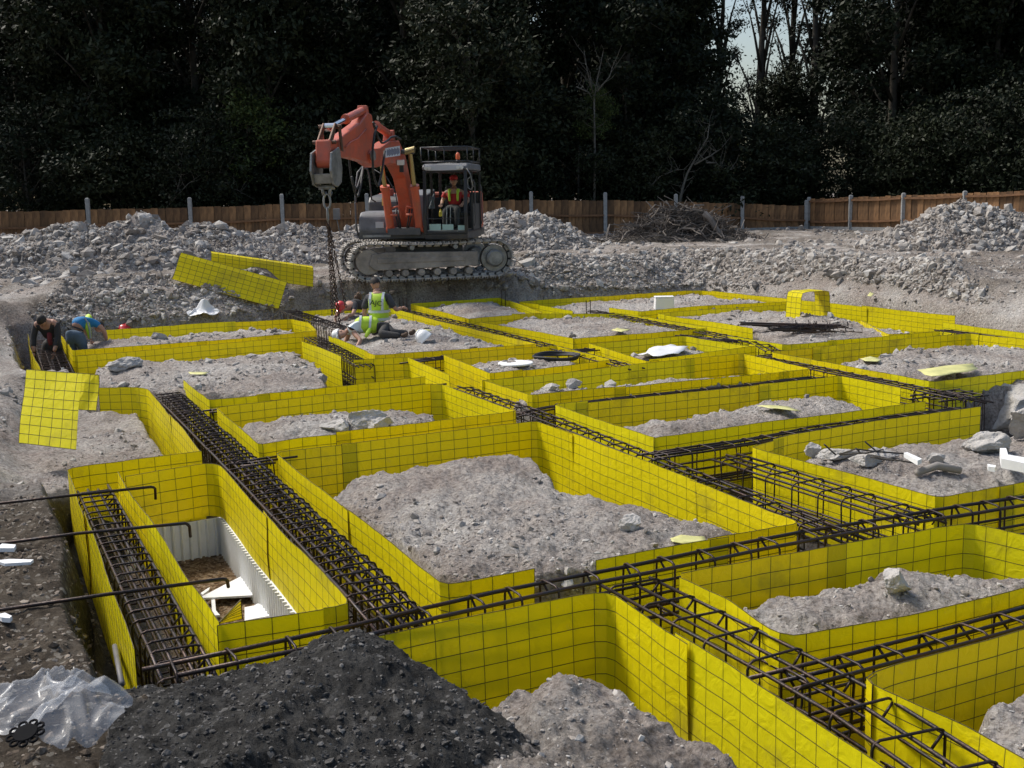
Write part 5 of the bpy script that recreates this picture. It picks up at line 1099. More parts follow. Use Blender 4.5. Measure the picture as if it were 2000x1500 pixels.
# --- third man behind, face down over the trench, red hard hat and boots towards the back
p0 = P(680, 620, -.02); gz0 = ground_z(p0.x, p0.y)+.03
a = empty('person', (p0.x, p0.y, gz0), 'man in a red hard hat crouching head down by the chains, brown boots behind him', 'person', 'men working on the site')
skin('body', [[(.10, .25, .24, .13), (.0, .08, .22, .13), (-.06, -.06, .17, .06), (-.09, -.12, .14, .05)], [(.0, .08, .22, .13), (-.18, .05, .16, .06), (-.24, -.12, .02, .045), (-.25, -.26, -.02, .034)], [(.0, .08, .22, .13), (.16, .02, .16, .06), (.14, -.16, .04, .045), (.04, -.28, .0, .034)]], SKIN, a)
skin('shirt', [[(.11, .27, .24, .145), (.0, .08, .22, .14)], [(.0, .08, .22, .14), (-.18, .05, .16, .075), (-.22, -.05, .08, .065)], [(.0, .08, .22, .14), (.16, .02, .16, .075), (.15, -.09, .09, .065)]], TEE, a)
skin('trousers', [[(.12, .28, .25, .15), (.16, .38, .26, .15)], [(.16, .38, .26, .15), (.10, .5, .16, .1), (.06, .66, .08, .07), (.10, .80, .2, .055)], [(.16, .38, .26, .15), (.26, .46, .16, .1), (.30, .6, .08, .07), (.22, .55, .3, .055)]], TRO, a)
skin('boot', [[(.22, .55, .3, .06), (.20, .45, .40, .065), (.21, .43, .50, .05)]], BOOT, a); skin('boot', [[(.10, .80, .2, .055), (.10, .74, .32, .06), (.12, .7, .40, .05)]], BOOT, a)
head(a, (-.12, -.17, .17), (-.3, -.75, -.6), (-.2, -.55, .8), hat=HATR, hair=None); hand(a, (-.25, -.26, -.02), (0, -.5, -.8), (1, 0, 0)); hand(a, (.04, -.28, .0), (-.4, -.5, -.6), (-1, 0, 0))
a.scale = (.66,) * 3
# --- man in blue bending over, seen from behind-right
p0 = P(150, 678, -.12); gz0 = -.30
a = empty('person', (p0.x, p0.y, gz0), 'man in bright blue shirt and jeans bending over the yellow formwork', 'person', 'men working on the site')
S_ = .96
skin('body', [[(0, 0, .62, .14), (.06, .14, .74, .135), (.16, .30, .74, .125), (.22, .40, .68, .055), (.25, .45, .64, .05)], [(.16, .30, .74, .125), (.02, .36, .70, .06), (.06, .42, .5, .048), (.12, .46, .34, .034)], [(.16, .30, .74, .125), (.32, .26, .70, .06), (.46, .28, .54, .048), (.47, .34, .34, .034)]], SKIN, a)
skin('shirt', [[(.0, .02, .64, .155), (.06, .14, .75, .15), (.16, .30, .75, .14)], [(.16, .30, .75, .14), (.02, .36, .70, .075), (.04, .39, .6, .065)], [(.16, .30, .75, .14), (.32, .26, .70, .075), (.39, .27, .62, .066)]], BLU, a)
skin('trousers', [[(0, .0, .62, .160), (-.01, -.04, .50, .165)], [(-.01, -.04, .50, .165), (-.10, -.02, .42, .12), (-.10, .05, .12, .085), (-.10, -.05, -.2, .07)], [(-.01, -.04, .50, .165), (.10, -.02, .42, .12), (.12, .05, .12, .085), (.12, -.05, -.2, .07)]], JEAN, a)
band(a, (0, -.01, .615), (.25, .5, 1), .160, .160, .03, BLACKP, 'belt'); skin('boot', [[(-.10, -.05, -.2, .06), (-.10, .06, -.26, .05)]], BOOT, a); skin('boot', [[(.12, -.05, -.2, .06), (.12, .06, -.26, .05)]], BOOT, a)
m = MB(); q = [Vector((.16, .02, .82)), Vector((.22, .05, .80)), Vector((.27, .06, .70)), Vector((.27, .06, .55)), Vector((.265, .07, .40))]
vest = skin('vest', [[(.12, .20, .79, .10), (.17, .30, .78, .135)], [(.12, .20, .79, .10), (.19, .12, .70, .06), (.22, .10, .56, .05), (.23, .12, .40, .03)]], HIV, a)
for dx in (0, .0): m.tube([Vector((.17, .08, .83)), Vector((.235, .055, .74)), Vector((.262, .045, .6)), Vector((.262, .06, .42))], .017, 6)
m.build('reflective_strap', REF, vest)
head(a, (.28, .50, .60), (.3, .5, -.8), (.2, .8, .4)); hand(a, (.47, .34, .34), (0, .2, -.9), (-1, 0, 0)); hand(a, (.12, .46, .34), (0, .2, -.9), (1, 0, 0))
a.scale = (.68,) * 3
# --- dark clad man in the left trench
p0 = P(97, 668, 0)
a = empty('person', (p0.x, p0.y, -.60), 'dark clad man bent forward standing in the left trench holding the cage', 'person', 'men working on the site')
DK = mat('dark_jacket', (.03, .028, .028), .85); 
skin('body', [[(0, .10, .92, .14), (0, .04, 1.12, .14), (0, -.08, 1.24, .12), (0, -.17, 1.26, .055), (0, -.22, 1.26, .05)], [(0, -.08, 1.24, .12), (-.19, -.08, 1.20, .06), (-.24, -.14, .95, .048), (-.20, -.26, .70, .034)], [(0, -.08, 1.24, .12), (.19, -.08, 1.20, .06), (.22, -.14, .95, .048), (.17, -.26, .70, .034)]], SKIN, a)
skin('jacket', [[(0, .10, .90, .155), (0, .04, 1.12, .16), (0, -.08, 1.23, .135)], [(0, -.08, 1.23, .135), (-.19, -.08, 1.19, .07), (-.24, -.14, .95, .06), (-.21, -.22, .78, .05)], [(0, -.08, 1.23, .135), (.19, -.08, 1.19, .075), (.22, -.14, .95, .06), (.18, -.22, .78, .05)]], DK, a)
skin('trousers', [[(0, .10, .92, .16), (0, .10, .80, .165)], [(0, .10, .80, .165), (-.11, .08, .72, .11), (-.12, .02, .4, .08), (-.12, .08, .05, .06)], [(0, .10, .80, .165), (.11, .08, .72, .11), (.12, .02, .4, .08), (.12, .08, .05, .06)]], TRO, a)
skin('boot', [[(-.12, .08, .06, .06), (-.12, -.05, .04, .05)]], BOOT, a); skin('boot', [[(.12, .08, .06, .06), (.12, -.05, .04, .05)]], BOOT, a); skin('scarf', [[(.03, -.02, 1.08, .05), (.05, -.12, .95, .05), (.06, -.10, .80, .04)]], mat('dark_red_cloth', (.16, .02, .02), .8), a)
head(a, (0, -.27, 1.28), (0, -.55, -.85), (0, -.6, .6)); hand(a, (-.20, -.26, .70), (0, -.3, -.9), (1, 0, 0)); hand(a, (.17, -.26, .70), (0, -.3, -.9), (-1, 0, 0))
a.scale = (.70,) * 3
# --- operator in the cab
oc = EC + (UM @ Vector((.02, .76, 1.42))) * QB; a = empty('person', oc, 'digger driver in a red cap and red shirt sitting inside the cab', 'person', 'men working on the site', rot=(0, 0, UA))
skin('body', [[(0, 0, .08, .13), (0, 0, .28, .13), (0, 0, .44, .12), (0, 0, .52, .055), (.02, 0, .58, .05)], [(0, 0, .44, .12), (0, -.20, .42, .055), (.08, -.27, .22, .045), (.32, -.24, .16, .034)], [(0, 0, .44, .12), (0, .20, .42, .055), (.08, .27, .22, .045), (.32, .24, .16, .034)]], SKIN, a)
skin('shirt', [[(0, 0, .06, .15), (0, 0, .28, .155), (0, 0, .43, .135)], [(0, 0, .43, .135), (0, -.20, .42, .075), (.05, -.26, .28, .066)], [(0, 0, .43, .135), (0, .20, .42, .075), (.05, .26, .28, .066)]], REDT, a)
vest = skin('vest', [[(.03, -.10, .5, .05), (.13, -.10, .40, .03), (.16, -.08, .22, .025)]], HIV, a); skin('vest', [[(.03, .10, .5, .05), (.13, .10, .40, .03), (.16, .10, .22, .025)]], HIV, a)
skin('trousers', [[(0, 0, .06, .14), (.06, 0, .04, .13)], [(.06, 0, .04, .13), (.2, -.12, .04, .09), (.46, -.14, .02, .07), (.52, -.14, -.34, .055)], [(.06, 0, .04, .13), (.2, .12, .04, .09), (.46, .14, .02, .07), (.52, .14, -.34, .055)]], TRO, a)
h_ = head(a, (.03, 0, .68), (1, .0, -.12), (0, 0, 1)); hand(a, (.32, -.24, .16), (1, 0, -.2), (0, 0, -1)); hand(a, (.32, .24, .16), (1, 0, -.2), (0, 0, -1))
m = MB(); m.lathe([(.092, 0), (.096, .03), (.09, .07), (.06, .1), (.01, .11)], (0, 0, .03), 18); m.prism([(-.06, .07), (-.04, .145), (0, .16), (.04, .145), (.06, .07)], .03, .042, axis='z'); m.build('cap', REDT, h_, smooth=True); a.scale = (.76,) * 3

# ================================================================ LOOSE THINGS ON THE SITE
def curved_sheet(label, prof, length, loc, rot, seed=1, cat='plastic sheet', group=None, nrow=None, name='folded_sheet'):
    """folded yellow mesh sheet: profile (y, z) swept along x"""
    e = empty(name, loc, label, cat, group); e.rotation_euler = rot; pr = resample([Vector((0, a, b)) for a, b in prof], .075)
    T = .0015; n = max(2, round(length / .11)); vs = []; fs = []; k = len(pr)
    nr_ = []
    for j in range(k):
        t = pr[min(j + 1, k - 1)] - pr[max(j - 1, 0)]; t.normalize(); nr_.append(Vector((0, -t.z, t.y)))
    def Q(i, j, s_): 
        p = pr[j] + nr_[j] * (T * s_ + .006 * mnoise.noise(Vector((i * .3, j * .4, seed * 3.3)))); p.x = length * i / n; return p
    for s_ in (1, -1):
        for i in range(n + 1):
            for j in range(k): vs.append(Q(i, j, s_))
    o_ = (n + 1) * k
    for i in range(n):
        for j in range(k - 1): a_, b_, c_, d_ = i * k + j, (i + 1) * k + j, (i + 1) * k + j + 1, i * k + j + 1; fs.append((a_, b_, c_, d_)); fs.append((o_ + d_, o_ + c_, o_ + b_, o_ + a_))
        for j in (0, k - 1): fs.append((i * k + j, (i + 1) * k + j, o_ + (i + 1) * k + j, o_ + i * k + j))
    for i in (0, n):
        for j in range(k - 1): fs.append((i * k + j, i * k + j + 1, o_ + i * k + j + 1, o_ + i * k + j))
    mb = MB().add(vs, fs); so = mb.build('sheet', Y, e)
    w_ = MB()
    for i in range(n + 1): w_.tube([Q(i, j, 0) for j in range(k)], .0032, 4, cap=False)
    for j in range(k): w_.tube([Q(i, j, 0) for i in range(n + 1)], .0032, 4, cap=False)
    o = w_.build('wire_mesh', WIRE, so, fix=False); o['kind'] = 'stuff'; return e
def between(label, a, b, prof, seed, roll=0):
    """long folded sheet lying from world point a to b; profile in the cross plane"""
    a, b = Vector(a), Vector(b); d_ = b - a; q = d_.to_track_quat('X', 'Z'); e = curved_sheet(label, prof, d_.length, a, (0, 0, 0), seed); e.rotation_euler = (q.to_matrix() @ Matrix.Rotation(roll, 3, 'X')).to_euler(); return e
a1 = PG(338, 556, .09); b1 = PG(545, 609, .05)
between('long yellow folded sheet lying in front, sloping down to the right', a1, b1, [(-.09, .01), (-.02, .0), (.0, .02), (.10, .40), (.13, .43), (.20, .41)], 5, roll=R(0))
a2 = PG(412, 545, .10); b2 = PG(612, 574, .09)
between('second yellow folded sheet lying behind the sloping one', a2, b2, [(-.02, .0), (.0, .0), (.12, .30), (.24, .35), (.28, .33)], 6)
# big loose sheet leaning at the end of the left trench
p0, p1 = P(37, 865, .02), P(148, 878, .02); t0, t1 = D(52, 722, p0.y + .30), D(160, 729, p1.y + .28)
def panel_quad(label, q00, q10, q01, q11, seed, fold=None, name='loose_sheet'):
    q00, q10, q01, q11 = map(Vector, (q00, q10, q01, q11)); e = empty(name, q00, label, 'plastic sheet', 'loose yellow sheets'); nx = max(2, round((q10 - q00).length / .055)); nz = max(2, round((q01 - q00).length / .075)); nn = (q10 - q00).cross(q01 - q00).normalized()
    def Q(i, j, s_=0): u, v = i / nx, j / nz; return q00.lerp(q10, u).lerp(q01.lerp(q11, u), v) - q00 + nn * (.0012 * s_ + .02 * mnoise.noise(Vector((u * 1.6, v * 1.6, seed))) + (fold or 0) * math.sin(math.pi * u))
    vs = [Q(i, j, s_) for s_ in (1, -1) for i in range(nx + 1) for j in range(nz + 1)]; k = nz + 1; o_ = (nx + 1) * k; fs = []
    for i in range(nx):
        for j in range(nz): a_, b_, c_, d_ = i * k + j, (i + 1) * k + j, (i + 1) * k + j + 1, i * k + j + 1; fs += [(a_, b_, c_, d_), (o_ + d_, o_ + c_, o_ + b_, o_ + a_)]
        for j in (0, nz): fs.append((i * k + j, (i + 1) * k + j, o_ + (i + 1) * k + j, o_ + i * k + j))
    for i in (0, nx):
        for j in range(nz): fs.append((i * k + j, i * k + j + 1, o_ + i * k + j + 1, o_ + i * k + j))
    so = MB().add(vs, fs).build('sheet', Y, e); w_ = MB()
    for i in range(0, nx + 1, 2): w_.tube([Q(i, j) for j in range(nz + 1)], .003, 4, cap=False)
    for j in range(nz + 1): w_.tube([Q(i, j) for i in range(nx + 1)], .003, 4, cap=False)
    o = w_.build('wire_mesh', WIRE, so, fix=False); o['kind'] = 'stuff'; return e
panel_quad('big loose yellow sheet leaning across the end of the left trench', p0, p1, t0, t1, 3)
q0, q1 = P(154, 800, .0), P(190, 802, .0); panel_quad('small loose yellow sheet standing right behind the big leaning one', q0, q1, D(160, 729, q0.y + .1), D(194, 733, q1.y + .1), 4)
# yellow arch standing at the back right
pa, pb = P(1545, 619, -.08), P(1622, 620, -.08); e = curved_sheet('yellow sheet bent into a standing arch on the far right island', [(0, 0), (.015, .35), (.05, .38), (.46, .38), (.50, .35), (.52, 0)], .32, (pa.x, pa.y, -.1), (0, 0, 0), 9)
q_ = PG(1556, 617); e.rotation_euler = (0, 0, R(-66)); e.location = (q_.x - .16, q_.y - .02, q_.z - .02)
# offcuts
def scrap(label, pts, zoff, mt, name='offcut', curl=.010, cat='offcut', thick=.003, group=None):
    cz = PG(sum(q[0] for q in pts) / len(pts), sum(q[1] for q in pts) / len(pts)).z + zoff; w_ = [P(x, y, cz) for x, y in pts]; c = sum(w_, Vector()) / len(w_)
    bm = bmesh.new(); vs = [bm.verts.new(p - c) for p in w_]; bm.faces.new(vs); bmesh.ops.triangulate(bm, faces=bm.faces); bmesh.ops.subdivide_edges(bm, edges=bm.edges, cuts=3, use_grid_fill=True)
    for v in bm.verts: v.co.z += curl * (mnoise.noise(Vector((v.co.x * 5, v.co.y * 5, c.x))) + .6 * mnoise.noise(Vector((v.co.x * 14, v.co.y * 14, c.x)))) 
    bmesh.ops.solidify(bm, geom=bm.faces[:], thickness=thick); me_ = bpy.data.meshes.new(name); bm.to_mesh(me_); bm.free(); me_.materials.append(mt); me_.polygons.foreach_set('use_smooth', [thick < .01] * len(me_.polygons))
    return setp(link(name, me_, loc=c), label, cat, group)
SC1 = mat('pale_yellow_plastic', (.66, .64, .26), .5, noise_scale=6, noise_amt=.3); G1 = 'yellow plastic offcuts lying about'
scrap('yellow offcut lying at the back of the largest island', [(1142, 956), (1165, 951), (1192, 955), (1190, 962), (1150, 965)], .02, SC1, group=G1)
scrap('yellow offcut by the front edge of the largest island', [(1309, 1052), (1330, 1046), (1375, 1047), (1380, 1056), (1335, 1062), (1312, 1060)], .02, SC1, group=G1)
scrap('large pale yellow offcut sheet propped on the deep right island', [(1792, 722), (1900, 710), (1910, 722), (1820, 738)], .06, SC1, curl=.02, group=G1)
scrap('small round yellow offcut on the deep right island', [(1680, 700), (1700, 697), (1722, 702), (1715, 706), (1690, 706)], .02, SC1, group=G1)
scrap('yellow offcut on the long island right of centre', [(1478, 792), (1530, 792), (1565, 802), (1500, 799)], .03, SC1, group=G1)
scrap('yellow offcut on the rounded far middle island', [(1193, 645), (1205, 640), (1232, 644), (1215, 649)], .02, SC1, group=G1)
scrap('yellow offcut on the wide left island', [(368, 728), (385, 726), (408, 728), (400, 732), (372, 732)], .02, SC1, group=G1)
scrap('yellow offcut next to the front formwork of the wide left island', [(633, 747), (660, 741), (680, 747), (665, 752), (640, 753)], .02, SC1, group=G1)
scrap('yellow offcut at the back of the boulder island', [(577, 801), (592, 797), (596, 803), (583, 807)], .03, SC1, group=G1)
scrap('yellow offcut on the kneeling workers island', [(812, 646), (830, 643), (845, 645), (828, 649)], .02, SC1, group=G1)
scrap('tiny yellow offcut on the clod bank behind the far right formwork', [(1694, 578), (1700, 570), (1707, 573), (1702, 580)], .05, SC1, group=G1)
WS = mat('white_plastic_sheet', (.72, .73, .75), .45, noise_scale=4, noise_amt=.15)
scrap('white plastic sheet spread over its own small island', [(1245, 690), (1275, 678), (1310, 673), (1345, 680), (1325, 692), (1285, 694)], .055, WS, 'plastic_sheet', .05, 'plastic sheet')
bagm = bpy.data.materials.new('clear_plastic_bag'); bagm.use_nodes = True; nt_ = bagm.node_tree; b = nt_.nodes['Principled BSDF']; b.inputs['Base Color'].default_value = (.8, .82, .86, 1); b.inputs['Roughness'].default_value = .22; b.inputs['Specular IOR Level'].default_value = .8
tr_ = nt_.nodes.new('ShaderNodeBsdfTransparent'); ms_ = nt_.nodes.new('ShaderNodeMixShader'); ms_.inputs[0].default_value = .76; nt_.links.new(b.outputs[0], ms_.inputs[1]); nt_.links.new(tr_.outputs[0], ms_.inputs[2]); nt_.links.new(ms_.outputs[0], nt_.nodes['Material Output'].inputs[0])
def bag(label, c, size, mt, seed, hh, spike=0):
    """crumpled bag: folded sheet draped in creases"""
    n = 70; vs = []; fs = []
    for i in range(n):
        for j in range(n):
            u, v = i / (n - 1) * 2 - 1, j / (n - 1) * 2 - 1; r_ = 1 + .22 * mnoise.noise(Vector((math.atan2(v, u) * 1.2, seed, 1))); uu, vv = u * math.sqrt(1 - v * v / 2) * r_, v * math.sqrt(1 - u * u / 2) * r_
            q = Vector((uu * 1.15, vv * 1.15, seed)); q = q + Vector((mnoise.noise(q * 1.3), mnoise.noise(q * 1.3 + Vector((3, 3, 3))), 0)) * .5; rid = 1 - abs(mnoise.noise(q)) * 3.2; rid2 = 1 - abs(mnoise.noise(q * 2.1 + Vector((5, 3, 1)))) * 3.0
            k = max(0, 1 - (u * u + v * v) * .55); z = hh * (.55 * k + .55 * max(0, rid) * (.45 + k) + .22 * max(0, rid2) * (.3 + k)) + spike * math.exp(-((u - .1) ** 2 + (v - .1) ** 2) * 7)
            w_ = Vector((mnoise.noise(q * 1.5 + Vector((9, 0, 0))), mnoise.noise(q * 1.5 + Vector((0, 9, 0))), 0)) * .16
            vs.append(((uu + w_.x) * size[0] / 2, (vv + w_.y) * size[1] / 2, z))
    for i in range(n - 1):
        for j in range(n - 1): a_ = i * n + j; fs.append((a_, a_ + 1, a_ + n + 1, a_ + n))
    o = MB().add(vs, fs).build('plastic_bag', mt, smooth=True, fix=False, loc=c); return setp(o, label, 'plastic bag')
c = PG(105, 1425); cz = c.z + .02
bag('large crumpled clear plastic bag at the bottom left corner', (c.x, c.y, cz), (.50, .44), bagm, 3.3, .11)
c = PG(398, 618); bag('small white plastic bag dropped near the folded yellow sheets', (c.x, c.y, c.z), (.50, .4), WS, 6.1, .08, spike=.13)
BLKM = mat('matt_black', (.008, .008, .009), .9, spec=.1)
# black ring-shaped spacer lying on the bag
c = P(52, 1450, cz + .06); e = empty('bar_spacer', (c.x, c.y, cz + .09), 'black plastic bar spacer ring lying on the clear bag', 'bar spacer'); m = MB()
for k in range(9): a_ = 2 * math.pi * k / 9; m.tube([Vector((.045 * math.cos(a_) + .012 * math.cos(b_), .045 * math.sin(a_) + .012 * math.sin(b_), 0)) for b_ in np.linspace(0, 2 * math.pi, 9)[:-1]], .0042, 5, closed=True)
m.build('lobes', BLKM, e, smooth=True, fix=False); m = MB(); m.lathe([(.004, -.006), (.036, -.006), (.036, .006), (.004, .006)], (0, 0, 0), 18); m.build('hub', BLKM, e)
e.rotation_euler = (R(18), R(-5), 0)
# helmets lying about
def hat_thing(label, px, py, mt, z=0, rot=(0, 0, 0), s=.85):
    p = PG(px, py); gz = p.z + z; e = empty('hard_hat', (p.x, p.y, gz), label, 'hard hat'); e.rotation_euler = rot; m = MB()
    m.lathe([(.118 * s, 0), (.135 * s, .006), (.122 * s, .02), (.114 * s, .07 * s), (.1 * s, .11 * s), (.07 * s, .14 * s), (.03 * s, .156 * s), (.002, .16 * s)], (0, 0, 0), 24); m.build('shell', mt, e, smooth=True)
    m = MB(); m.prism([(-.09 * s, .08 * s), (-.06 * s, .16 * s), (0, .18 * s), (.06 * s, .16 * s), (.09 * s, .08 * s)], .002, .012, axis='z'); m.build('peak', mt, e, bevel=.003)
    MB().tube([(0, -.11 * s, .08 * s), (0, -.06 * s, .15 * s), (0, 0, .168 * s), (0, .06 * s, .15 * s), (0, .11 * s, .08 * s)], .012, 6).build('ridge', mt, e, smooth=True); return e
hat_thing('red hard hat lying against the back of the narrow far left island', 243, 652, HATR, .0, (R(-20), R(12), R(40)))
hat_thing('white hard hat lying on the ground beside the kneeling man', 831, 667, HATW, .02, (R(-35), R(20), R(120)), .85)
# white disc and black hose ring
c = PG(1007, 708); o = MB().lathe([(.005, 0), (.18, .0), (.19, .008), (.185, .02), (.15, .024), (.005, .024)], (0, 0, 0), 40).build('lid', WHT, smooth=False, loc=(c.x, c.y, c.z - .02)); setp(o, 'round white plastic lid lying on the island left of the black ring', 'lid')
c = PG(1087, 704); gz_ = c.z + .03; m = MB()
for k in range(3): m.tube([Vector(((.235 + .012 * k) * math.cos(t), (.235 + .010 * k) * math.sin(t), .014 * k + .006 * math.sin(3 * t + k))) for t in np.linspace(0, 2 * math.pi, 41)[:-1]], .011, 6, closed=True)
setp(m.build('hose_coil', BLK, smooth=True, loc=(c.x, c.y, gz_)), 'black ring of coiled hose lying right of the white lid', 'hose')
c = P(1936, 648, 0); m = MB()
for k in range(2): m.tube([Vector(((.20 + .02 * k) * math.cos(t), (.16 + .02 * k) * math.sin(t), .02 * k)) for t in np.linspace(0, math.pi * 1.3, 24)], .010, 6)
setp(m.build('hose_coil', BLK, smooth=True, loc=(c.x, c.y, PG(1936, 645).z + .02)), 'black pipe curved on the ground outside the far right wall', 'hose')
# white box at the far island
c = PG(1297, 604); e = empty('white_box', (c.x, c.y, ground_z(c.x, c.y)), 'small white box standing on the farthest island', 'box'); MB().box((0, 0, .09), (.30, .2, .18), taper=.92).build('box_body', WHT, e, bevel=.01); MB().box((0, 0, .19), (.29, .19, .02)).build('lid', EPS, e, bevel=.005)
# bar heap: bundle of straight bars and a heap of cut ties
def bars(label, a, b, n, spread, r_, name='rebar_bundle', zb=.03):
    A, B = PG(*a, zb), PG(*b, zb); A.z = B.z = max(A.z, B.z) + .01; e = empty(name, A, label, 'steel bars'); d_ = (B - A); sdv = Vector((-d_.y, d_.x, 0)).normalized()
    for k in range(n):
        o_ = sdv * random.uniform(-spread, spread) + Vector((0, 0, random.uniform(0, .05))); MB().tube([o_ + d_ * random.uniform(0, .12), o_ + d_ * random.uniform(.88, 1.0) + sdv * random.uniform(-.05, .05)], r_, 6).build('bar', REBAR, e)
    return e
bars('bundle of straight dark steel bars on the far right island', (1448, 662), (1652, 648), 10, .14, .012)
e = bars('heap of short cut dark ties in front of the bar bundle', (1505, 668), (1580, 664), 0, .1, .01, 'rebar_ties')
m = MB()
for k in range(70):
    x = random.gauss(.40, .22); y_ = random.gauss(.0, .14); a_ = random.uniform(-.5, .5); L_ = random.uniform(.15, .42); v_ = Vector((math.cos(a_), math.sin(a_), random.gauss(0, .07))); c = Vector((x, y_, random.uniform(.0, .06))); q = [c - v_ * L_ / 2, c + v_ * L_ / 2, c + v_ * L_ / 2 + Vector((0, .02, .05 * random.choice((-.3, 1))))]; m.tube(q, .007, 4)
o = m.build('ties', REBAR, e, fix=False); o['kind'] = 'stuff'
bars('dark flat steel bars lying on the narrow island left of centre', (1143, 746), (1322, 738), 6, .07, .008)
c = PG(1345, 737); m = MB(); gz_ = c.z + .02
for k in range(5): y_ = k * .035; y_ = k * .05; m.tube([Vector((0, y_, 0)), Vector((.02, y_, .06)), Vector((.28 + .03 * k, y_ + .02, .08)), Vector((.38 + .04 * k, y_, .05)), Vector((.48 + .03 * k, y_ - .02, .01))], .004, 5)
setp(m.build('bent_ties', REBAR, loc=(c.x, c.y, gz_)), 'bent dark reinforcement ties stacked on the narrow island', 'steel ties')
m = MB(); c = PG(1650, 884); gz_ = c.z + .04
def PZ(x, y, z): return P(x, y, z)
e = empty('sticks', (c.x, c.y, gz_), 'thin dark bent rods tangled on the littered right island', 'rods')
for q in ([(1610, 868, .10), (1623, 880, .04), (1632, 888, .0)], [(1640, 887, .02), (1672, 877, .10), (1710, 882, .03), (1770, 886, .0)], [(1640, 888, 0), (1700, 884, .05), (1725, 878, .02)], [(1690, 863, .12), (1705, 876, .04), (1715, 884, .0)], [(1700, 893, .0), (1745, 898, .02), (1790, 905, .0)], [(1672, 876, .08), (1680, 884, .02)]):
    MB().tube([P(x, y, gz_ + z) - Vector((c.x, c.y, gz_)) for x, y, z in q], .0055, 5).build('rod', mat('dark_rod', (.04, .035, .03), .7), e)
q = [P(1790, 917, 0), P(1830, 913, 0), P(1876, 911, 0)]; q = [Vector((p.x, p.y, ground_z(p.x, p.y) + .035)) for p in q]; o = MB().tube([p - q[0] for p in q], [.022, .026, .022], 10).build('pipe', mat('dusty_pipe', (.25, .23, .21), .8), smooth=True, loc=q[0]); setp(o, 'dusty grey pipe lying on the littered right island', 'pipe')
scrap('long white polystyrene strip on the littered right island', [(1765, 893), (1772, 892), (1800, 905), (1792, 909)], .05, EPS, 'polystyrene_strip', 0, 'polystyrene', .03)
scrap('large white polystyrene chunk at the right edge of the littered island', [(1952, 893), (1964, 893), (1968, 906), (2010, 914), (2008, 925), (1955, 914)], .07, EPS, 'polystyrene_chunk', 0, 'polystyrene', .06)
scrap('small white polystyrene bit left of the large chunk', [(1928, 915), (1945, 918), (1943, 922), (1930, 920)], .04, EPS, 'polystyrene_bit', 0, 'polystyrene', .03)
# starter bars standing upright
for lb, lst in (('upright starter bars behind the kneeling AJC man', [(781, 604), (788, 604), (795, 604)]), ('pair of upright starter bars on the farthest formwork', [(1145, 610), (1153, 610)]), ('pair of upright starter bars at the corner of the small far island', [(980, 586), (987, 587)])):
    c = P(*lst[0]); e = empty('starter_bars', (c.x, c.y, -.3), lb, 'steel bars')
    for x, y in lst: p = P(x, y); MB().tube([Vector((p.x - c.x, p.y - c.y, 0)), Vector((p.x - c.x, p.y - c.y, .3 + .18))], .007, 5).build('bar', REBAR, e)
# three long hooked bars laid across the left trench
for lb, pts in (('long hooked steel bar across the left trench, the farthest of three', [(-60, 990, .06), (100, 972, .05), (295, 951, .05), (303, 954, .03), (304, 975, -.04)]),
                ('long hooked steel bar across the left trench, the middle of three', [(-60, 1070, .06), (150, 1042, .05), (362, 1022, .05), (370, 1028, .03), (372, 1048, -.04)]),
                ('long hooked steel bar across the left trench, the nearest of three', [(-60, 1200, .06), (200, 1162, .05), (435, 1131, .05), (444, 1134, .03), (446, 1146, -.02)])):
    q = [P(*p) for p in pts]; q = [q[0], q[1], q[2], q[2].lerp(q[3], .6) + Vector((0, 0, .003)), q[3], q[4]]; o = MB().tube([p - q[0] for p in q], .0085, 8).build('hooked_bar', REBAR, smooth=True, loc=q[0]); setp(o, lb, 'steel bar', 'hooked bars across the left trench')
# ribbed white boards lining the deep cell
def ribbed(label, a, b, z0, z1, side=1):
    A, B = P(*a, 0), P(*b, 0); d_ = B - A; L_ = d_.length; n = int(L_ / .055); an = math.atan2(d_.y, d_.x); m = MB(); m.box((L_ / 2, 0, (z1 - z0) / 2), (L_, .02, z1 - z0))
    o = empty('ribbed_board', (A.x, A.y, z0), label, 'ribbed board', 'white ribbed boards in the deep cell', rot=(0, 0, an)); m.build('board', EPS, o)
    rm = MB().prism([(-.012, 0), (.012, 0), (.004, -.022 * side), (-.004, -.022 * side)], 0, z1 - z0 + .006, axis='z').mesh('rib', EPS)
    for k in range(n + 1): link('rib', rm, o, loc=(L_ * k / n, -.0105 * side, 0))
    return o
ribbed('white ribbed board at the back of the deep gravel cell', (240, 932), (428, 905), -.64, -.375)
ribbed('white ribbed board along the upper right side of the deep gravel cell', (431, 908), (500, 986), -.64, -.375)
ribbed('white ribbed board along the lower right side of the deep gravel cell', (500, 986), (684, 1180), -.64, -.375)
scrap('big triangular white board scrap on the gravel', [(388, 1172), (492, 1118), (495, 1166)], .03, EPS, 'board_scrap', 0, 'polystyrene', .012)
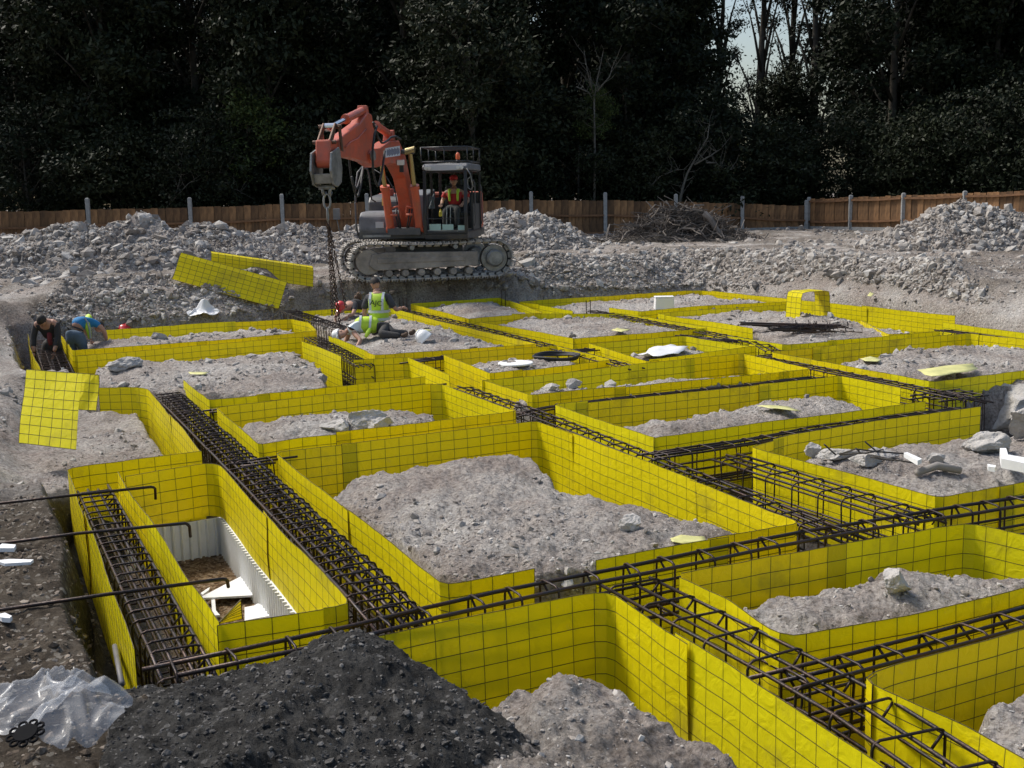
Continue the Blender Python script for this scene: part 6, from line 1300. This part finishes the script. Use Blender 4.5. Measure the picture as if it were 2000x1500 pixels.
scrap('white rectangular board scrap leaning at the near end of the gravel', [(478, 1190), (538, 1178), (560, 1200), (478, 1216)], .05, EPS, 'board_scrap', 0, 'polystyrene', .012)
scrap('narrow white board scrap left of the rectangular one on the gravel', [(413, 1175), (420, 1174), (422, 1196), (430, 1205), (415, 1206)], .03, EPS, 'board_scrap', 0, 'polystyrene', .012)
scrap('white chip of board beside the triangular scrap', [(392, 1162), (402, 1155), (410, 1150), (408, 1156), (396, 1165)], .02, EPS, 'board_scrap', 0, 'polystyrene', .012)
scrap('white chip of board right of the triangular scrap', [(497, 1186), (520, 1174), (524, 1178), (500, 1190)], .03, EPS, 'board_scrap', 0, 'polystyrene', .012)
scrap('white chip by the back board of the deep cell', [(418, 1064), (430, 1058), (438, 1062), (424, 1068)], .02, EPS, 'board_scrap', 0, 'polystyrene', .012)
scrap('white scrap on the brown bank, topmost of the left edge group', [(-10, 1078), (5, 1069), (32, 1071), (28, 1078)], .02, EPS, 'board_scrap', 0, 'polystyrene', .02)
scrap('long thin white scrap on the brown bank just below the topmost', [(-10, 1100), (20, 1097), (66, 1098), (60, 1103), (10, 1106)], .02, EPS, 'board_scrap', 0, 'polystyrene', .014)
scrap('crumpled white scrap low on the brown bank at the left edge', [(-10, 1205), (10, 1202), (24, 1208), (20, 1218), (4, 1217)], .02, EPS, 'board_scrap', .02, 'polystyrene', .02)
panel_quad('small triangular yellow fold standing in the near corner of the deep cell', P(426, 1218, -.18), P(474, 1210, -.18), P(427, 1216, -.02), P(470, 1172, 0), 8, name='folded_corner')
c = P(224, 1262, -.25); q = P(238, 1336, -.1); o = MB().tube([Vector((0, 0, 0)), q - c], .012, 10).build('conduit', mat('grey_pipe', (.13, .13, .14), .6), smooth=True, loc=c); setp(o, 'thin grey pipe standing in the dark left trench', 'pipe')

# the site was laid out in units of 1.54 m: bring everything to metres
KM = 1.54
for o in list(SC.objects):
    if o.parent is None and o.type != 'LIGHT':
        o.location = Vector(o.location) * KM
        if o.type != 'CAMERA': o.scale = tuple(v * KM for v in o.scale)
